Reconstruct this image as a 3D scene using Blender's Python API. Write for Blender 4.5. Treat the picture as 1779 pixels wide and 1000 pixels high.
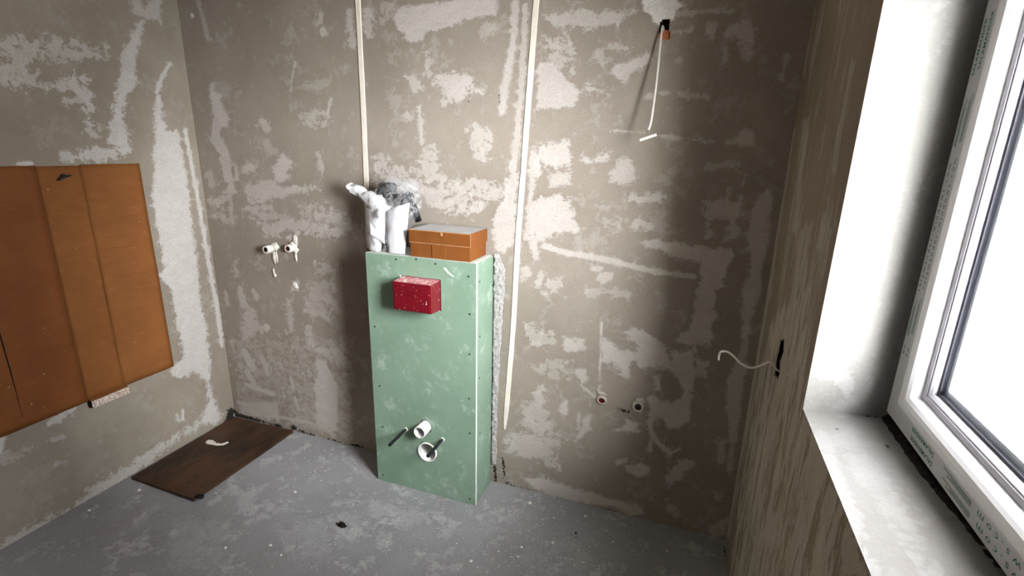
import bpy, bmesh, math, random
import numpy as np
from mathutils import Vector, Matrix, noise as mnoise

for _o in list(bpy.data.objects):
    bpy.data.objects.remove(_o, do_unlink=True)
SC = bpy.context.scene
COL = SC.collection
random.seed(7)

# ------------------------------------------------------------------ camera
CX, CY, F = 889.5, 500.0, 871.47
YAW, PITCH, ROLL = -0.3382, -0.2716, 0.0233
CAM = Vector((2.4316, -1.9795, 1.5794))
fwd = Vector((math.sin(YAW)*math.cos(PITCH), math.cos(YAW)*math.cos(PITCH), math.sin(PITCH)))
r0 = Vector((math.cos(YAW), -math.sin(YAW), 0)); u0 = r0.cross(fwd)
RT = r0*math.cos(ROLL) + u0*math.sin(ROLL)
UP = -r0*math.sin(ROLL) + u0*math.cos(ROLL)
cd = bpy.data.cameras.new('camera'); cam = bpy.data.objects.new('camera', cd); COL.objects.link(cam)
cd.sensor_fit = 'HORIZONTAL'; cd.sensor_width = 36.0; cd.lens = F*36.0/1779.0
cd.clip_start = 0.02; cd.clip_end = 100
cam.matrix_world = Matrix(((RT.x, UP.x, -fwd.x, CAM.x), (RT.y, UP.y, -fwd.y, CAM.y), (RT.z, UP.z, -fwd.z, CAM.z), (0, 0, 0, 1)))
SC.camera = cam

# room and window dimensions (metres); back wall is y = 0, left wall x = 0
W, YF, ZC = 2.7244, -2.75, 2.60
WY0, WY1, WZ0, WZ1 = -0.768, -1.55, 1.030, 2.06     # window opening: far / near jamb, sill / head

# ------------------------------------------------------------------ daylight
wd = bpy.data.worlds.new('overcast_sky'); SC.world = wd; wd.use_nodes = True
_nt = wd.node_tree; _bg = _nt.nodes['Background']
_tc = _nt.nodes.new('ShaderNodeTexCoord'); _sx = _nt.nodes.new('ShaderNodeSeparateXYZ')
_mr = _nt.nodes.new('ShaderNodeMapRange'); _mx = _nt.nodes.new('ShaderNodeMix'); _mx.data_type = 'RGBA'
_nt.links.new(_tc.outputs['Generated'], _sx.inputs[0]); _nt.links.new(_sx.outputs['Z'], _mr.inputs[0])
_mr.inputs[1].default_value = -0.25; _mr.inputs[2].default_value = 0.25
_nt.links.new(_mr.outputs[0], _mx.inputs[0])
_mx.inputs[6].default_value = (0.86, 0.86, 0.88, 1)      # pale ground below the horizon
_mx.inputs[7].default_value = (0.96, 0.955, 1.0, 1)       # overcast sky
_nt.links.new(_mx.outputs[2], _bg.inputs['Color'])
_bg.inputs['Strength'].default_value = 38.0

pl = bpy.data.lights.new('window_portal', 'AREA'); pl.shape = 'RECTANGLE'
pl.size = WZ1-WZ0; pl.size_y = WY0-WY1; pl.cycles.is_portal = True
po = bpy.data.objects.new('window_portal', pl); COL.objects.link(po)
po.location = (W+0.355, (WY0+WY1)/2, (WZ0+WZ1)/2); po.rotation_euler = (0, math.radians(90), math.radians(0))

# low hazy sun behind thin cloud, shining in through the window
sl_ = bpy.data.lights.new('hazy_sun', 'SUN'); sl_.energy = 72.0; sl_.angle = math.radians(60); sl_.color = (0.97, 0.975, 1.0)
so_ = bpy.data.objects.new('hazy_sun', sl_); COL.objects.link(so_)
_d = Vector((-1.12, 1.0, -0.42)); so_.rotation_euler = _d.to_track_quat('-Z', 'Y').to_euler(); so_.location = (W+3, -4, 4)

vs = SC.view_settings
vs.view_transform = 'Standard'; vs.look = 'None'; vs.gamma = 1.0; vs.use_curve_mapping = False
vs.exposure = 0.0

# ------------------------------------------------------------------ pixel helpers
def PX(x, y, ax, val):
    v = fwd*F + RT*(x-CX) - UP*(y-CY)
    t = (val-CAM[ax])/v[ax]
    return CAM + v*t
def proj_np(P):
    v = P - np.array(CAM)
    z = v @ np.array(fwd)
    ok = z > 0.05
    zz = np.where(ok, z, 1)
    x = np.where(ok, CX + F*(v @ np.array(RT))/zz, -1e5)
    y = np.where(ok, CY - F*(v @ np.array(UP))/zz, -1e5)
    return x, y

# ------------------------------------------------------------------ materials
class NB:
    def __init__(s, name):
        s.m = bpy.data.materials.new(name); s.m.use_nodes = True; s.t = s.m.node_tree
        s.b = s.t.nodes['Principled BSDF']
        s.tc = s.t.nodes.new('ShaderNodeTexCoord')
    def n(s, typ): return s.t.nodes.new(typ)
    def put(s, sock, v):
        if isinstance(v, bpy.types.NodeSocket): s.t.links.new(v, sock)
        elif isinstance(v, (tuple, list)) and len(v) == 3 and sock.type == 'RGBA': sock.default_value = (*v, 1)
        else: sock.default_value = v
    def noise(s, scale, detail=4, rough=0.55, stretch=None, dist=0.0):
        n = s.n('ShaderNodeTexNoise'); n.inputs['Scale'].default_value = scale
        n.inputs['Detail'].default_value = detail; n.inputs['Roughness'].default_value = rough
        n.inputs['Distortion'].default_value = dist
        if stretch:
            mp = s.n('ShaderNodeMapping'); mp.inputs['Scale'].default_value = stretch
            s.t.links.new(s.tc.outputs['Object'], mp.inputs[0]); s.t.links.new(mp.outputs[0], n.inputs['Vector'])
        else: s.t.links.new(s.tc.outputs['Object'], n.inputs['Vector'])
        return n.outputs['Fac']
    def math(s, op, a, b=0.0, c=None, clamp=False):
        n = s.n('ShaderNodeMath'); n.operation = op; n.use_clamp = clamp
        s.put(n.inputs[0], a); s.put(n.inputs[1], b)
        if c is not None: s.put(n.inputs[2], c)
        return n.outputs[0]
    def mr(s, v, a, b, c=0.0, d=1.0, smooth=True):
        n = s.n('ShaderNodeMapRange'); n.interpolation_type = 'SMOOTHSTEP' if smooth else 'LINEAR'
        s.put(n.inputs[0], v); n.inputs[1].default_value = a; n.inputs[2].default_value = b
        n.inputs[3].default_value = c; n.inputs[4].default_value = d
        return n.outputs[0]
    def mix(s, f, a, b):
        n = s.n('ShaderNodeMix'); n.data_type = 'RGBA'
        s.put(n.inputs[0], f); s.put(n.inputs[6], a); s.put(n.inputs[7], b)
        return n.outputs[2]
    def bump(s, h, strength=0.3, dist=0.01):
        n = s.n('ShaderNodeBump'); n.inputs['Strength'].default_value = strength; n.inputs['Distance'].default_value = dist
        s.put(n.inputs['Height'], h); s.t.links.new(n.outputs[0], s.b.inputs['Normal'])
    def fin(s, col, rough=0.8, spec=0.3):
        s.put(s.b.inputs['Base Color'], col); s.put(s.b.inputs['Roughness'], rough)
        s.b.inputs['Specular IOR Level'].default_value = spec
        return s.m

def plaster(name, dark, light, patch, white, streak=None, ragmul=3.0, gen=0.25, stain=(0.012, 0.010, 0.008), fine=0.22):
    k = NB(name)
    at = k.n('ShaderNodeAttribute'); at.attribute_name = 'mark'
    sep = k.n('ShaderNodeSeparateColor'); k.t.links.new(at.outputs['Color'], sep.inputs[0])
    E_, G_, B_ = sep.outputs; A_ = at.outputs['Alpha']
    big = k.noise(1.6, 5, 0.6)
    mid = k.noise(7, 7, 0.68, stretch=streak)
    rag = k.noise(26, 8, 0.72, stretch=streak, dist=0.6)
    fin_ = k.noise(170, 4, 0.7)
    base = k.mix(k.mr(big, 0.3, 0.7), dark, light)
    base = k.mix(k.mr(mid, 0.35, 0.7, 0, 0.55), base, dark)
    # faint wiped film everywhere, then the marked patches
    gm = k.math('MULTIPLY', k.mr(k.math('ADD', mid, k.math('MULTIPLY', k.math('SUBTRACT', rag, 0.5), 0.7)), 0.52, 0.66), gen)
    base = k.mix(gm, base, patch)
    B2 = k.math('MULTIPLY_ADD', B_, 1.15, 0.12)
    swp = k.noise(14, 8, 0.78, stretch=streak or (0.55, 1, 1.5), dist=1.2)
    grit = k.noise(85, 5, 0.75, stretch=streak)
    jit = k.math('MULTIPLY', k.math('MULTIPLY', k.math('ADD', k.math('SUBTRACT', rag, 0.5), k.math('MULTIPLY', k.math('SUBTRACT', grit, 0.5), 0.55)), ragmul), B2)
    jit2 = k.math('MULTIPLY', k.math('MULTIPLY', k.math('SUBTRACT', swp, 0.5), ragmul*0.9), B2)
    val = k.math('ADD', E_, k.math('ADD', jit, jit2))
    mask0 = k.mr(val, 0.38, 0.66)
    inner = k.mr(k.math('ADD', swp, k.math('MULTIPLY', k.math('SUBTRACT', grit, 0.5), 0.6)), 0.36, 0.66, 1.0, 0.74)
    mask = k.math('MULTIPLY', k.math('MULTIPLY', mask0, G_), inner)
    pcol = k.mix(k.mr(G_, 0.88, 1.0), patch, white)
    col = k.mix(mask, base, pcol)
    col = k.mix(k.mr(fin_, 0.35, 0.7, 0.0, fine), col, (0.10, 0.085, 0.07))
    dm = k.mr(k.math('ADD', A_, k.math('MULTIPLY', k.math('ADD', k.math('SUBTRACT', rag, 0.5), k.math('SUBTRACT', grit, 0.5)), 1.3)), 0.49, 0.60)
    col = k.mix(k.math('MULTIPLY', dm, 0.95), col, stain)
    h = k.math('ADD', k.math('MULTIPLY', mask, 0.25), k.math('ADD', k.math('MULTIPLY', fin_, 0.25), k.math('MULTIPLY', rag, 0.35)))
    h = k.math('SUBTRACT', h, k.math('MULTIPLY', dm, 0.8))
    k.bump(h, 0.35, 0.006)
    return k.fin(col, 0.86, 0.2)

def simple(name, col, rough=0.5, spec=0.4, var=0.15, scale=20, bump=0.0, metal=0.0, speck=None, speckcol=(1, 1, 1), speckthr=(0.66, 0.70)):
    k = NB(name)
    nz = k.noise(scale, 5, 0.65)
    c = k.mix(k.mr(nz, 0.3, 0.7, 0, 1), tuple(x*(1-var) for x in col), tuple(min(1, x*(1+var)) for x in col))
    if speck:
        c = k.mix(k.mr(k.noise(speck, 3, 0.6), *speckthr), c, speckcol)
    if bump: k.bump(k.noise(scale*3, 4, 0.6), bump, 0.004)
    k.b.inputs['Metallic'].default_value = metal
    return k.fin(c, rough, spec)

M = {}
M['back'] = plaster('plaster_back', (0.26, 0.222, 0.18), (0.358, 0.31, 0.263), (0.62, 0.575, 0.54), (0.86, 0.84, 0.80))
M['left'] = plaster('plaster_left', (0.235, 0.20, 0.158), (0.325, 0.285, 0.232), (0.60, 0.575, 0.55), (0.88, 0.87, 0.85), gen=0.12)
M['right'] = plaster('plaster_right', (0.25, 0.20, 0.145), (0.345, 0.285, 0.21), (0.60, 0.545, 0.475), (0.8, 0.78, 0.74), streak=(1, 1.0, 0.17), gen=0.4)
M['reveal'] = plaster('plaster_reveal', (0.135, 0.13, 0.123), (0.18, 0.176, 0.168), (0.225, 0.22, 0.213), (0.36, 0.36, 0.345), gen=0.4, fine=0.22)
M['floor'] = plaster('screed_floor', (0.25, 0.247, 0.26), (0.345, 0.342, 0.36), (0.46, 0.455, 0.47), (0.75, 0.74, 0.72), gen=0.75, fine=0.42)
M['ceiling'] = simple('plaster_ceiling', (0.64, 0.58, 0.50), 0.9, 0.2, 0.1, 4)
M['trim'] = simple('filler_strip', (0.74, 0.68, 0.58), 0.8, 0.2, 0.08, 14, 0.2)
M['rough'] = simple('roughcast_plaster', (0.35, 0.335, 0.32), 0.95, 0.1, 0.2, 90, 0.5)
M['green'] = None

def green_mat():
    k = NB('green_plasterboard')
    n1 = k.noise(3.5, 5, 0.6); n2 = k.noise(30, 7, 0.75, dist=0.8); n3 = k.noise(9, 4, 0.6)
    c = k.mix(k.mr(n1, 0.3, 0.7), (0.175, 0.265, 0.19), (0.215, 0.315, 0.23))
    dust = k.math('MULTIPLY', k.mr(k.math('ADD', n2, k.math('MULTIPLY', k.math('SUBTRACT', n3, 0.5), 0.9)), 0.54, 0.80), 0.35)
    c = k.mix(dust, c, (0.62, 0.68, 0.64))
    return k.fin(c, 0.55, 0.4)
M['green'] = green_mat()
M['gypsum'] = simple('gypsum_edge', (0.82, 0.81, 0.77), 0.9, 0.2, 0.08, 60, 0.4, speck=70, speckcol=(0.45, 0.47, 0.42), speckthr=(0.68, 0.76))
M['topdust'] = simple('dusty_board_top', (0.66, 0.68, 0.65), 0.9, 0.2, 0.12, 25)
M['screw'] = simple('black_screw', (0.012, 0.012, 0.012), 0.5, 0.4, 0.2)
M['white_pl'] = simple('white_plastic', (0.86, 0.85, 0.82), 0.35, 0.5, 0.03)
M['grey_pl'] = simple('grey_rubber', (0.30, 0.30, 0.30), 0.6, 0.3, 0.1)
M['black'] = simple('black_plastic', (0.007, 0.007, 0.009), 0.5, 0.35, 0.3)
M['dirt'] = simple('dark_dirt', (0.015, 0.012, 0.010), 0.9, 0.1, 0.4, 60, 0.5)
M['cavity'] = simple('dark_cavity', (0.035, 0.028, 0.022), 0.95, 0.1, 0.4, 60, 0.5)
M['brick'] = simple('orange_brick', (0.50, 0.17, 0.065), 0.9, 0.2, 0.3, 50, 0.6)
M['red'] = simple('red_plastic', (0.135, 0.002, 0.008), 0.32, 0.5, 0.12, 30, speck=95, speckcol=(0.85, 0.62, 0.62), speckthr=(0.655, 0.70))
M['red_top'] = simple('red_plastic_pink', (0.62, 0.22, 0.24), 0.6, 0.4, 0.25, 40, speck=60, speckcol=(0.85, 0.7, 0.68), speckthr=(0.5, 0.62))  # paler, pinker red with more pale specks, for the cover's top face
M['pipe_red'] = simple('red_pipe_plug', (0.16, 0.014, 0.012), 0.5, 0.4, 0.2)
M['plaster_w'] = simple('white_plaster_blob', (0.72, 0.68, 0.62), 0.9, 0.2, 0.12, 60, 0.6)
M['plaster_g'] = simple('grey_plaster_blob', (0.50, 0.45, 0.39), 0.9, 0.2, 0.15, 60, 0.6)
M['wire'] = simple('white_cable_sheath', (0.80, 0.77, 0.71), 0.5, 0.4, 0.05)
M['box_side'] = None

def card_mat(name, c0, c1, c2, streak):
    k = NB(name)
    n1 = k.noise(5, 5, 0.6); n2 = k.noise(40, 4, 0.6, stretch=streak); n3 = k.noise(55, 2, 0.5)
    c = k.mix(k.mr(n1, 0.3, 0.7), c0, c1)
    c = k.mix(k.mr(n2, 0.45, 0.75, 0, 0.35), c, c2)
    c = k.mix(k.mr(n3, 0.74, 0.78, 0, 0.5), c, (0.62, 0.45, 0.28))
    k.bump(n2, 0.12, 0.003)
    return k.fin(c, 0.75, 0.25)
M['card'] = card_mat('corrugated_cardboard', (0.175, 0.062, 0.014), (0.215, 0.080, 0.019), (0.25, 0.10, 0.028), (1, 0.25, 1))
M['card_red'] = card_mat('corrugated_cardboard_dark', (0.15, 0.047, 0.011), (0.185, 0.061, 0.015), (0.21, 0.075, 0.02), (1, 0.25, 1))
M['box_side'] = card_mat('parcel_cardboard', (0.145, 0.045, 0.007), (0.185, 0.060, 0.010), (0.225, 0.08, 0.018), (1, 1, 0.3))
M['card_edge'] = simple('torn_card_edge', (0.46, 0.34, 0.27), 0.9, 0.2, 0.25, 120, 0.8, speck=110, speckcol=(0.72, 0.66, 0.60), speckthr=(0.45, 0.6))
M['box_top'] = simple('dusty_box_lid', (0.60, 0.59, 0.60), 0.8, 0.3, 0.08, 12)
M['box_edge'] = simple('worn_card_edge', (0.36, 0.20, 0.10), 0.9, 0.2, 0.2, 80)
M['paper'] = simple('white_paper', (0.84, 0.83, 0.86), 0.7, 0.3, 0.04, 12)
M['pvc'] = simple('white_pvc', (0.66, 0.66, 0.67), 0.28, 0.5, 0.02, 8)
M['pvc_film'] = simple('pvc_film', (0.42, 0.415, 0.415), 0.35, 0.5, 0.04, 10)
M['bead'] = simple('lilac_white_pvc', (0.46, 0.45, 0.50), 0.25, 0.5, 0.02, 8)
M['gasket'] = simple('dark_gasket', (0.05, 0.05, 0.065), 0.6, 0.3, 0.1)
M['spacer'] = simple('aluminium_spacer', (0.42, 0.45, 0.50), 0.35, 0.5, 0.1, 15, metal=0.4)
M['ink'] = simple('green_ink', (0.008, 0.13, 0.075), 0.6, 0.2, 0.2, 300)
M['ink_grey'] = simple('grey_green_ink', (0.20, 0.25, 0.225), 0.6, 0.2, 0.1, 200)
M['ink_dark'] = simple('grey_ink', (0.05, 0.07, 0.062), 0.6, 0.2, 0.2, 300)

def board_mat():
    k = NB('stained_board')
    n1 = k.noise(5, 6, 0.65, stretch=(1.0, 0.5, 1)); n2 = k.noise(22, 7, 0.75, stretch=(1.0, 0.3, 1), dist=0.5); n3 = k.noise(11, 5, 0.7)
    c = k.mix(k.mr(n1, 0.34, 0.68), (0.020, 0.013, 0.007), (0.075, 0.034, 0.017))
    c = k.mix(k.mr(n2, 0.50, 0.72, 0, 0.4), c, (0.10, 0.075, 0.055))
    c = k.mix(k.mr(n3, 0.60, 0.75, 0, 0.7), c, (0.018, 0.012, 0.007))
    return k.fin(c, k.mr(n2, 0.3, 0.7, 0.42, 0.7), 0.25)
M['board'] = board_mat()

def film_mat(name, alpha_lo, alpha_hi, col=(0.9, 0.9, 0.92)):
    k = NB(name)
    n1 = k.noise(28, 6, 0.7, dist=1.5)
    tr = k.n('ShaderNodeBsdfTransparent'); mx = k.n('ShaderNodeMixShader')
    tr.inputs[0].default_value = (0.97, 0.975, 0.98, 1)
    k.put(mx.inputs[0], k.mr(n1, 0.38, 0.68, alpha_lo, alpha_hi))
    k.fin(col, 0.18, 0.6)
    k.t.links.new(tr.outputs[0], mx.inputs[1]); k.t.links.new(k.b.outputs[0], mx.inputs[2])
    k.bump(n1, 0.6, 0.01)
    k.t.links.new(mx.outputs[0], k.t.nodes['Material Output'].inputs[0])
    return k.m
M['film'] = film_mat('clear_polythene', 0.02, 0.30)
M['film_w'] = film_mat('milky_polythene', 0.75, 0.97)

def glass_mat():
    k = NB('window_glass')
    tr = k.n('ShaderNodeBsdfTransparent'); gl = k.n('ShaderNodeBsdfGlossy'); mx = k.n('ShaderNodeMixShader'); lw = k.n('ShaderNodeLayerWeight')
    lw.inputs[0].default_value = 0.5; gl.inputs['Roughness'].default_value = 0.02
    tr.inputs[0].default_value = (0.985, 0.99, 0.988, 1)
    k.put(mx.inputs[0], k.math('MULTIPLY_ADD', k.math('POWER', lw.outputs['Facing'], 5.0), 0.55, 0.03)); k.t.links.new(tr.outputs[0], mx.inputs[1]); k.t.links.new(gl.outputs[0], mx.inputs[2])
    k.t.links.new(mx.outputs[0], k.t.nodes['Material Output'].inputs[0])
    return k.m
M['glass'] = glass_mat()

# ------------------------------------------------------------------ object helpers
WL = {}
def tag(o, label=None, cat=None, group=None, kind=None):
    if label: o['label'] = label
    if cat: o['category'] = cat
    if group: o['group'] = group
    if kind: o['kind'] = kind
    return o
def empty(name, loc):
    o = bpy.data.objects.new(name, None); COL.objects.link(o); o.location = loc; o.empty_display_size = 0.05
    WL[o.name] = Vector(loc); return o
def mesh(name, verts, faces, mat, parent=None, origin=None, smooth=False, mats=None, fm=None):
    if parent is not None: org = WL[parent.name]
    else: org = Vector(origin) if origin is not None else Vector((0, 0, 0))
    me = bpy.data.meshes.new(name)
    me.from_pydata([tuple(Vector(v)-org) for v in verts], [], faces); me.update()
    for m_ in (mats if mats else [mat]): me.materials.append(m_)
    if fm: me.polygons.foreach_set('material_index', fm)
    if smooth: me.polygons.foreach_set('use_smooth', [True]*len(me.polygons))
    o = bpy.data.objects.new(name, me); COL.objects.link(o)
    if parent is not None: o.parent = parent
    else: o.location = org
    WL[o.name] = org
    return o
def recalc(o):
    b = bmesh.new(); b.from_mesh(o.data); bmesh.ops.recalc_face_normals(b, faces=b.faces); b.to_mesh(o.data); b.free(); return o
def boxgeo(lo, hi):
    x0, y0, z0 = lo; x1, y1, z1 = hi
    return ([(x0,y0,z0),(x1,y0,z0),(x1,y1,z0),(x0,y1,z0),(x0,y0,z1),(x1,y0,z1),(x1,y1,z1),(x0,y1,z1)],
            [(0,3,2,1),(4,5,6,7),(0,1,5,4),(1,2,6,5),(2,3,7,6),(3,0,4,7)])      # bottom, top, -y, +x, +y, -x
def bevel(o, w, seg=2):
    b = bmesh.new(); b.from_mesh(o.data); bmesh.ops.bevel(b, geom=list(b.edges), offset=w, segments=seg, profile=0.6, affect='EDGES')
    b.to_mesh(o.data); b.free(); return o
def box(name, lo, hi, mat, parent=None, origin=None, bev=0.0, mats=None, fm=None):
    v, f = boxgeo(lo, hi)
    o = mesh(name, v, f, mat, parent, origin, mats=mats, fm=fm)
    return bevel(o, bev) if bev else o
def frames(path):
    T = []
    for i in range(len(path)):
        a = path[max(0, i-1)]; b = path[min(len(path)-1, i+1)]; T.append((b-a).normalized())
    n = T[0].orthogonal().normalized(); out = []
    for t in T:
        n = (n - t*n.dot(t)).normalized(); out.append((n, t.cross(n)))
    return out
def smooth_path(pts, k=8):
    pts = [Vector(p) for p in pts]; out = []
    for i in range(len(pts)-1):
        p0, p1, p2, p3 = pts[max(0, i-1)], pts[i], pts[i+1], pts[min(len(pts)-1, i+2)]
        for j in range(k):
            t = j/k
            out.append(0.5*((2*p1)+(p2-p0)*t+(2*p0-5*p1+4*p2-p3)*t*t+(3*p1-p0-3*p2+p3)*t**3))
    out.append(pts[-1]); return out
def tube(name, path, rad, mat, parent=None, origin=None, n=10, cap=True, hollow=0.0, smooth=True, mats=None):
    path = [Vector(p) for p in path]
    fr = frames(path); R = rad if isinstance(rad, (list, tuple)) else [rad]*len(path)
    V = []; Fc = []; fm = []
    for p, (a, b), r in zip(path, fr, R):
        for k in range(n):
            an = 2*math.pi*k/n; V.append(p+a*(r*math.cos(an))+b*(r*math.sin(an)))
    m = len(path)
    for i in range(m-1):
        for k in range(n):
            Fc.append((i*n+k, i*n+(k+1) % n, (i+1)*n+(k+1) % n, (i+1)*n+k)); fm.append(0)
    if hollow > 0:                                   # open pipe with wall thickness
        o0 = len(V)
        for p, (a, b), r in zip(path, fr, R):
            for k in range(n):
                an = 2*math.pi*k/n; q = r-hollow; V.append(p+a*(q*math.cos(an))+b*(q*math.sin(an)))
        for i in range(m-1):
            for k in range(n):
                Fc.append((o0+i*n+k, o0+(i+1)*n+k, o0+(i+1)*n+(k+1) % n, o0+i*n+(k+1) % n)); fm.append(1 if mats else 0)
        for i in (0, m-1):
            for k in range(n):
                Fc.append((i*n+k, i*n+(k+1) % n, o0+i*n+(k+1) % n, o0+i*n+k)); fm.append(0)
    elif cap:
        Fc.append(tuple(range(n))[::-1]); Fc.append(tuple((m-1)*n+k for k in range(n))); fm += [0, 0]
    o = mesh(name, V, Fc, mat, parent, origin, mats=mats, fm=fm)
    recalc(o)
    if smooth:
        for p in o.data.polygons: p.use_smooth = len(p.vertices) == 4
    return o
def blob(name, c, r, mat, parent=None, origin=None, seed=0, amp=0.35, sub=2, flat=None, freq=1.6):
    b = bmesh.new(); bmesh.ops.create_icosphere(b, subdivisions=sub, radius=1.0)
    c = Vector(c); r = Vector(r)
    V = []
    for v in b.verts:
        d = v.co.normalized(); s = 1+amp*mnoise.noise(d*freq+Vector((seed*7.1, seed*3.3, seed)))*1.6
        V.append(c+Vector((d.x*r.x*s, d.y*r.y*s, d.z*r.z*s)))
    if flat is not None:
        ax, val, sgn = flat
        for v in V:
            if (v[ax]-val)*sgn < 0: v[ax] = val
    fs = [tuple(v.index for v in f.verts) for f in b.faces]; b.free()
    return mesh(name, V, fs, mat, parent, origin, smooth=True)
def outline_plate(name, outer, holes, th, place, mats, parent, origin=None):
    """flat plate with holes: outer / holes in 2-D, place(u, v, d) -> world; d = 0 front, th back; mats = [face, edge]"""
    cu = bpy.data.curves.new('tmp_plate', 'CURVE'); cu.dimensions = '2D'; cu.fill_mode = 'BOTH'
    for poly in [outer]+holes:
        sp = cu.splines.new('POLY'); sp.points.add(len(poly)-1); sp.use_cyclic_u = True
        for pt, (u, v) in zip(sp.points, poly): pt.co = (u, v, 0, 1)
    cu.extrude = th/2
    ob = bpy.data.objects.new('tmp_plate', cu); COL.objects.link(ob)
    dg = bpy.context.evaluated_depsgraph_get(); me = bpy.data.meshes.new_from_object(ob.evaluated_get(dg))
    V = [place(v.co.x, v.co.y, th/2-v.co.z) for v in me.vertices]
    Fs = [tuple(p.vertices) for p in me.polygons]; fm = [0 if abs(p.normal.z) > 0.5 else 1 for p in me.polygons]
    bpy.data.objects.remove(ob); bpy.data.curves.remove(cu); bpy.data.meshes.remove(me)
    o = mesh(name, V, Fs, None, parent, origin, mats=mats, fm=fm)
    b = bmesh.new(); b.from_mesh(o.data); bmesh.ops.remove_doubles(b, verts=b.verts, dist=1e-6)
    bmesh.ops.recalc_face_normals(b, faces=b.faces); b.to_mesh(o.data); b.free()
    return o

# ------------------------------------------------------------------ marked plaster surfaces
EDGE = 24.0
def sd_lines(px, py, pts, closed):
    d2 = np.full(px.shape, 1e9); ins = np.zeros(px.shape, bool)
    n = len(pts)
    for i in range(n if closed else max(1, n-1)):
        x0, y0 = pts[i]; x1, y1 = pts[(i+1) % n]
        dx, dy = x1-x0, y1-y0; L = dx*dx+dy*dy+1e-9
        t = np.clip(((px-x0)*dx+(py-y0)*dy)/L, 0, 1)
        d2 = np.minimum(d2, (px-x0-t*dx)**2+(py-y0-t*dy)**2)
        if closed and y1 != y0:
            c = ((y0 > py) != (y1 > py)) & (px < dx*(py-y0)/(y1-y0)+x0); ins ^= c
    return np.sqrt(d2), ins
def pairs(a): return [(a[i], a[i+1]) for i in range(0, len(a), 2)]
def eval_marks(P, shapes, darks):
    px, py = proj_np(P)
    mk = np.zeros((len(P), 4), np.float32)
    def sub(pts, pad):
        xs = [p[0] for p in pts]; ys = [p[1] for p in pts]
        return np.where((px > min(xs)-pad) & (px < max(xs)+pad) & (py > min(ys)-pad) & (py < max(ys)+pad))[0]
    for sh in shapes:
        kind, amt, rag = sh[0], sh[1], sh[2]
        if kind == 'P': pts = pairs(sh[3]); r = 0
        else: r = sh[3]; pts = pairs(sh[4])
        idx = sub(pts, 14+r)
        if len(idx) == 0: continue
        d, ins = sd_lines(px[idx], py[idx], pts, kind == 'P')
        s = np.where(ins, d, -d) if kind == 'P' else r-d
        cap = 1.0-0.36*rag
        e = np.clip(0.5+s/EDGE, 0, cap)
        if kind == 'L': e = np.where(s > 0, np.minimum(0.5+s/EDGE*3.0, cap), e)
        bt = e > mk[idx, 0]
        ii = idx[bt]; mk[ii, 0] = e[bt]; mk[ii, 1] = amt; mk[ii, 2] = rag
    for r, arr in darks:
        pts = pairs(arr); idx = sub(pts, 14+r)
        if len(idx) == 0: continue
        d, _ = sd_lines(px[idx], py[idx], pts, False)
        e = np.clip(0.5+(r*0.75-d)/12.0, 0, 1); mk[idx, 3] = np.maximum(mk[idx, 3], e)
    return mk
def surface(name, fn, us, vs_, mat, shapes=(), darks=(), holes=(), skip=None, flip=False, wob=None, parent=None):
    """grid of points fn(u, v); cells inside pixel polygons 'holes' or skip(u, v) are left open"""
    U, V = np.meshgrid(us, vs_, indexing='ij'); nu, nv = len(us), len(vs_)
    P = np.stack(fn(U.ravel(), V.ravel()), 1).astype(float)
    mk = eval_marks(P, shapes, darks)
    if wob is not None: P = wob(P)
    i, j = np.meshgrid(np.arange(nu-1), np.arange(nv-1), indexing='ij'); i = i.ravel(); j = j.ravel()
    Q = np.stack([i*nv+j, (i+1)*nv+j, (i+1)*nv+j+1, i*nv+j+1], 1)
    keep = np.ones(len(Q), bool)
    cu = 0.5*(us[i]+us[i+1]); cv = 0.5*(vs_[j]+vs_[j+1])
    if skip is not None: keep &= ~skip(cu, cv)
    if holes:
        C = P[Q].mean(1); px, py = proj_np(C)
        for h in holes:
            _, ins = sd_lines(px, py, pairs(h), True); keep &= ~ins
    Q = Q[keep]
    if flip: Q = Q[:, ::-1]
    me = bpy.data.meshes.new(name)
    me.vertices.add(len(P)); me.vertices.foreach_set('co', P.ravel())
    me.loops.add(Q.size); me.loops.foreach_set('vertex_index', Q.ravel().astype(np.int32))
    me.polygons.add(len(Q)); me.polygons.foreach_set('loop_start', np.arange(0, Q.size, 4, dtype=np.int32))
    me.update(calc_edges=True)
    me.polygons.foreach_set('use_smooth', np.ones(len(Q), bool))
    a = me.attributes.new('mark', 'FLOAT_COLOR', 'POINT'); a.data.foreach_set('color', mk.ravel())
    me.materials.append(mat)
    o = bpy.data.objects.new(name, me); COL.objects.link(o)
    if parent is not None: o.parent = parent
    WL[o.name] = Vector((0, 0, 0))
    return o
def axis(*segs):
    out = []
    for a, b, st in segs:
        n = max(1, int(round(abs(b-a)/st))); out += list(np.linspace(a, b, n, endpoint=False))
    out.append(segs[-1][1]); return np.array(out)

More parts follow.
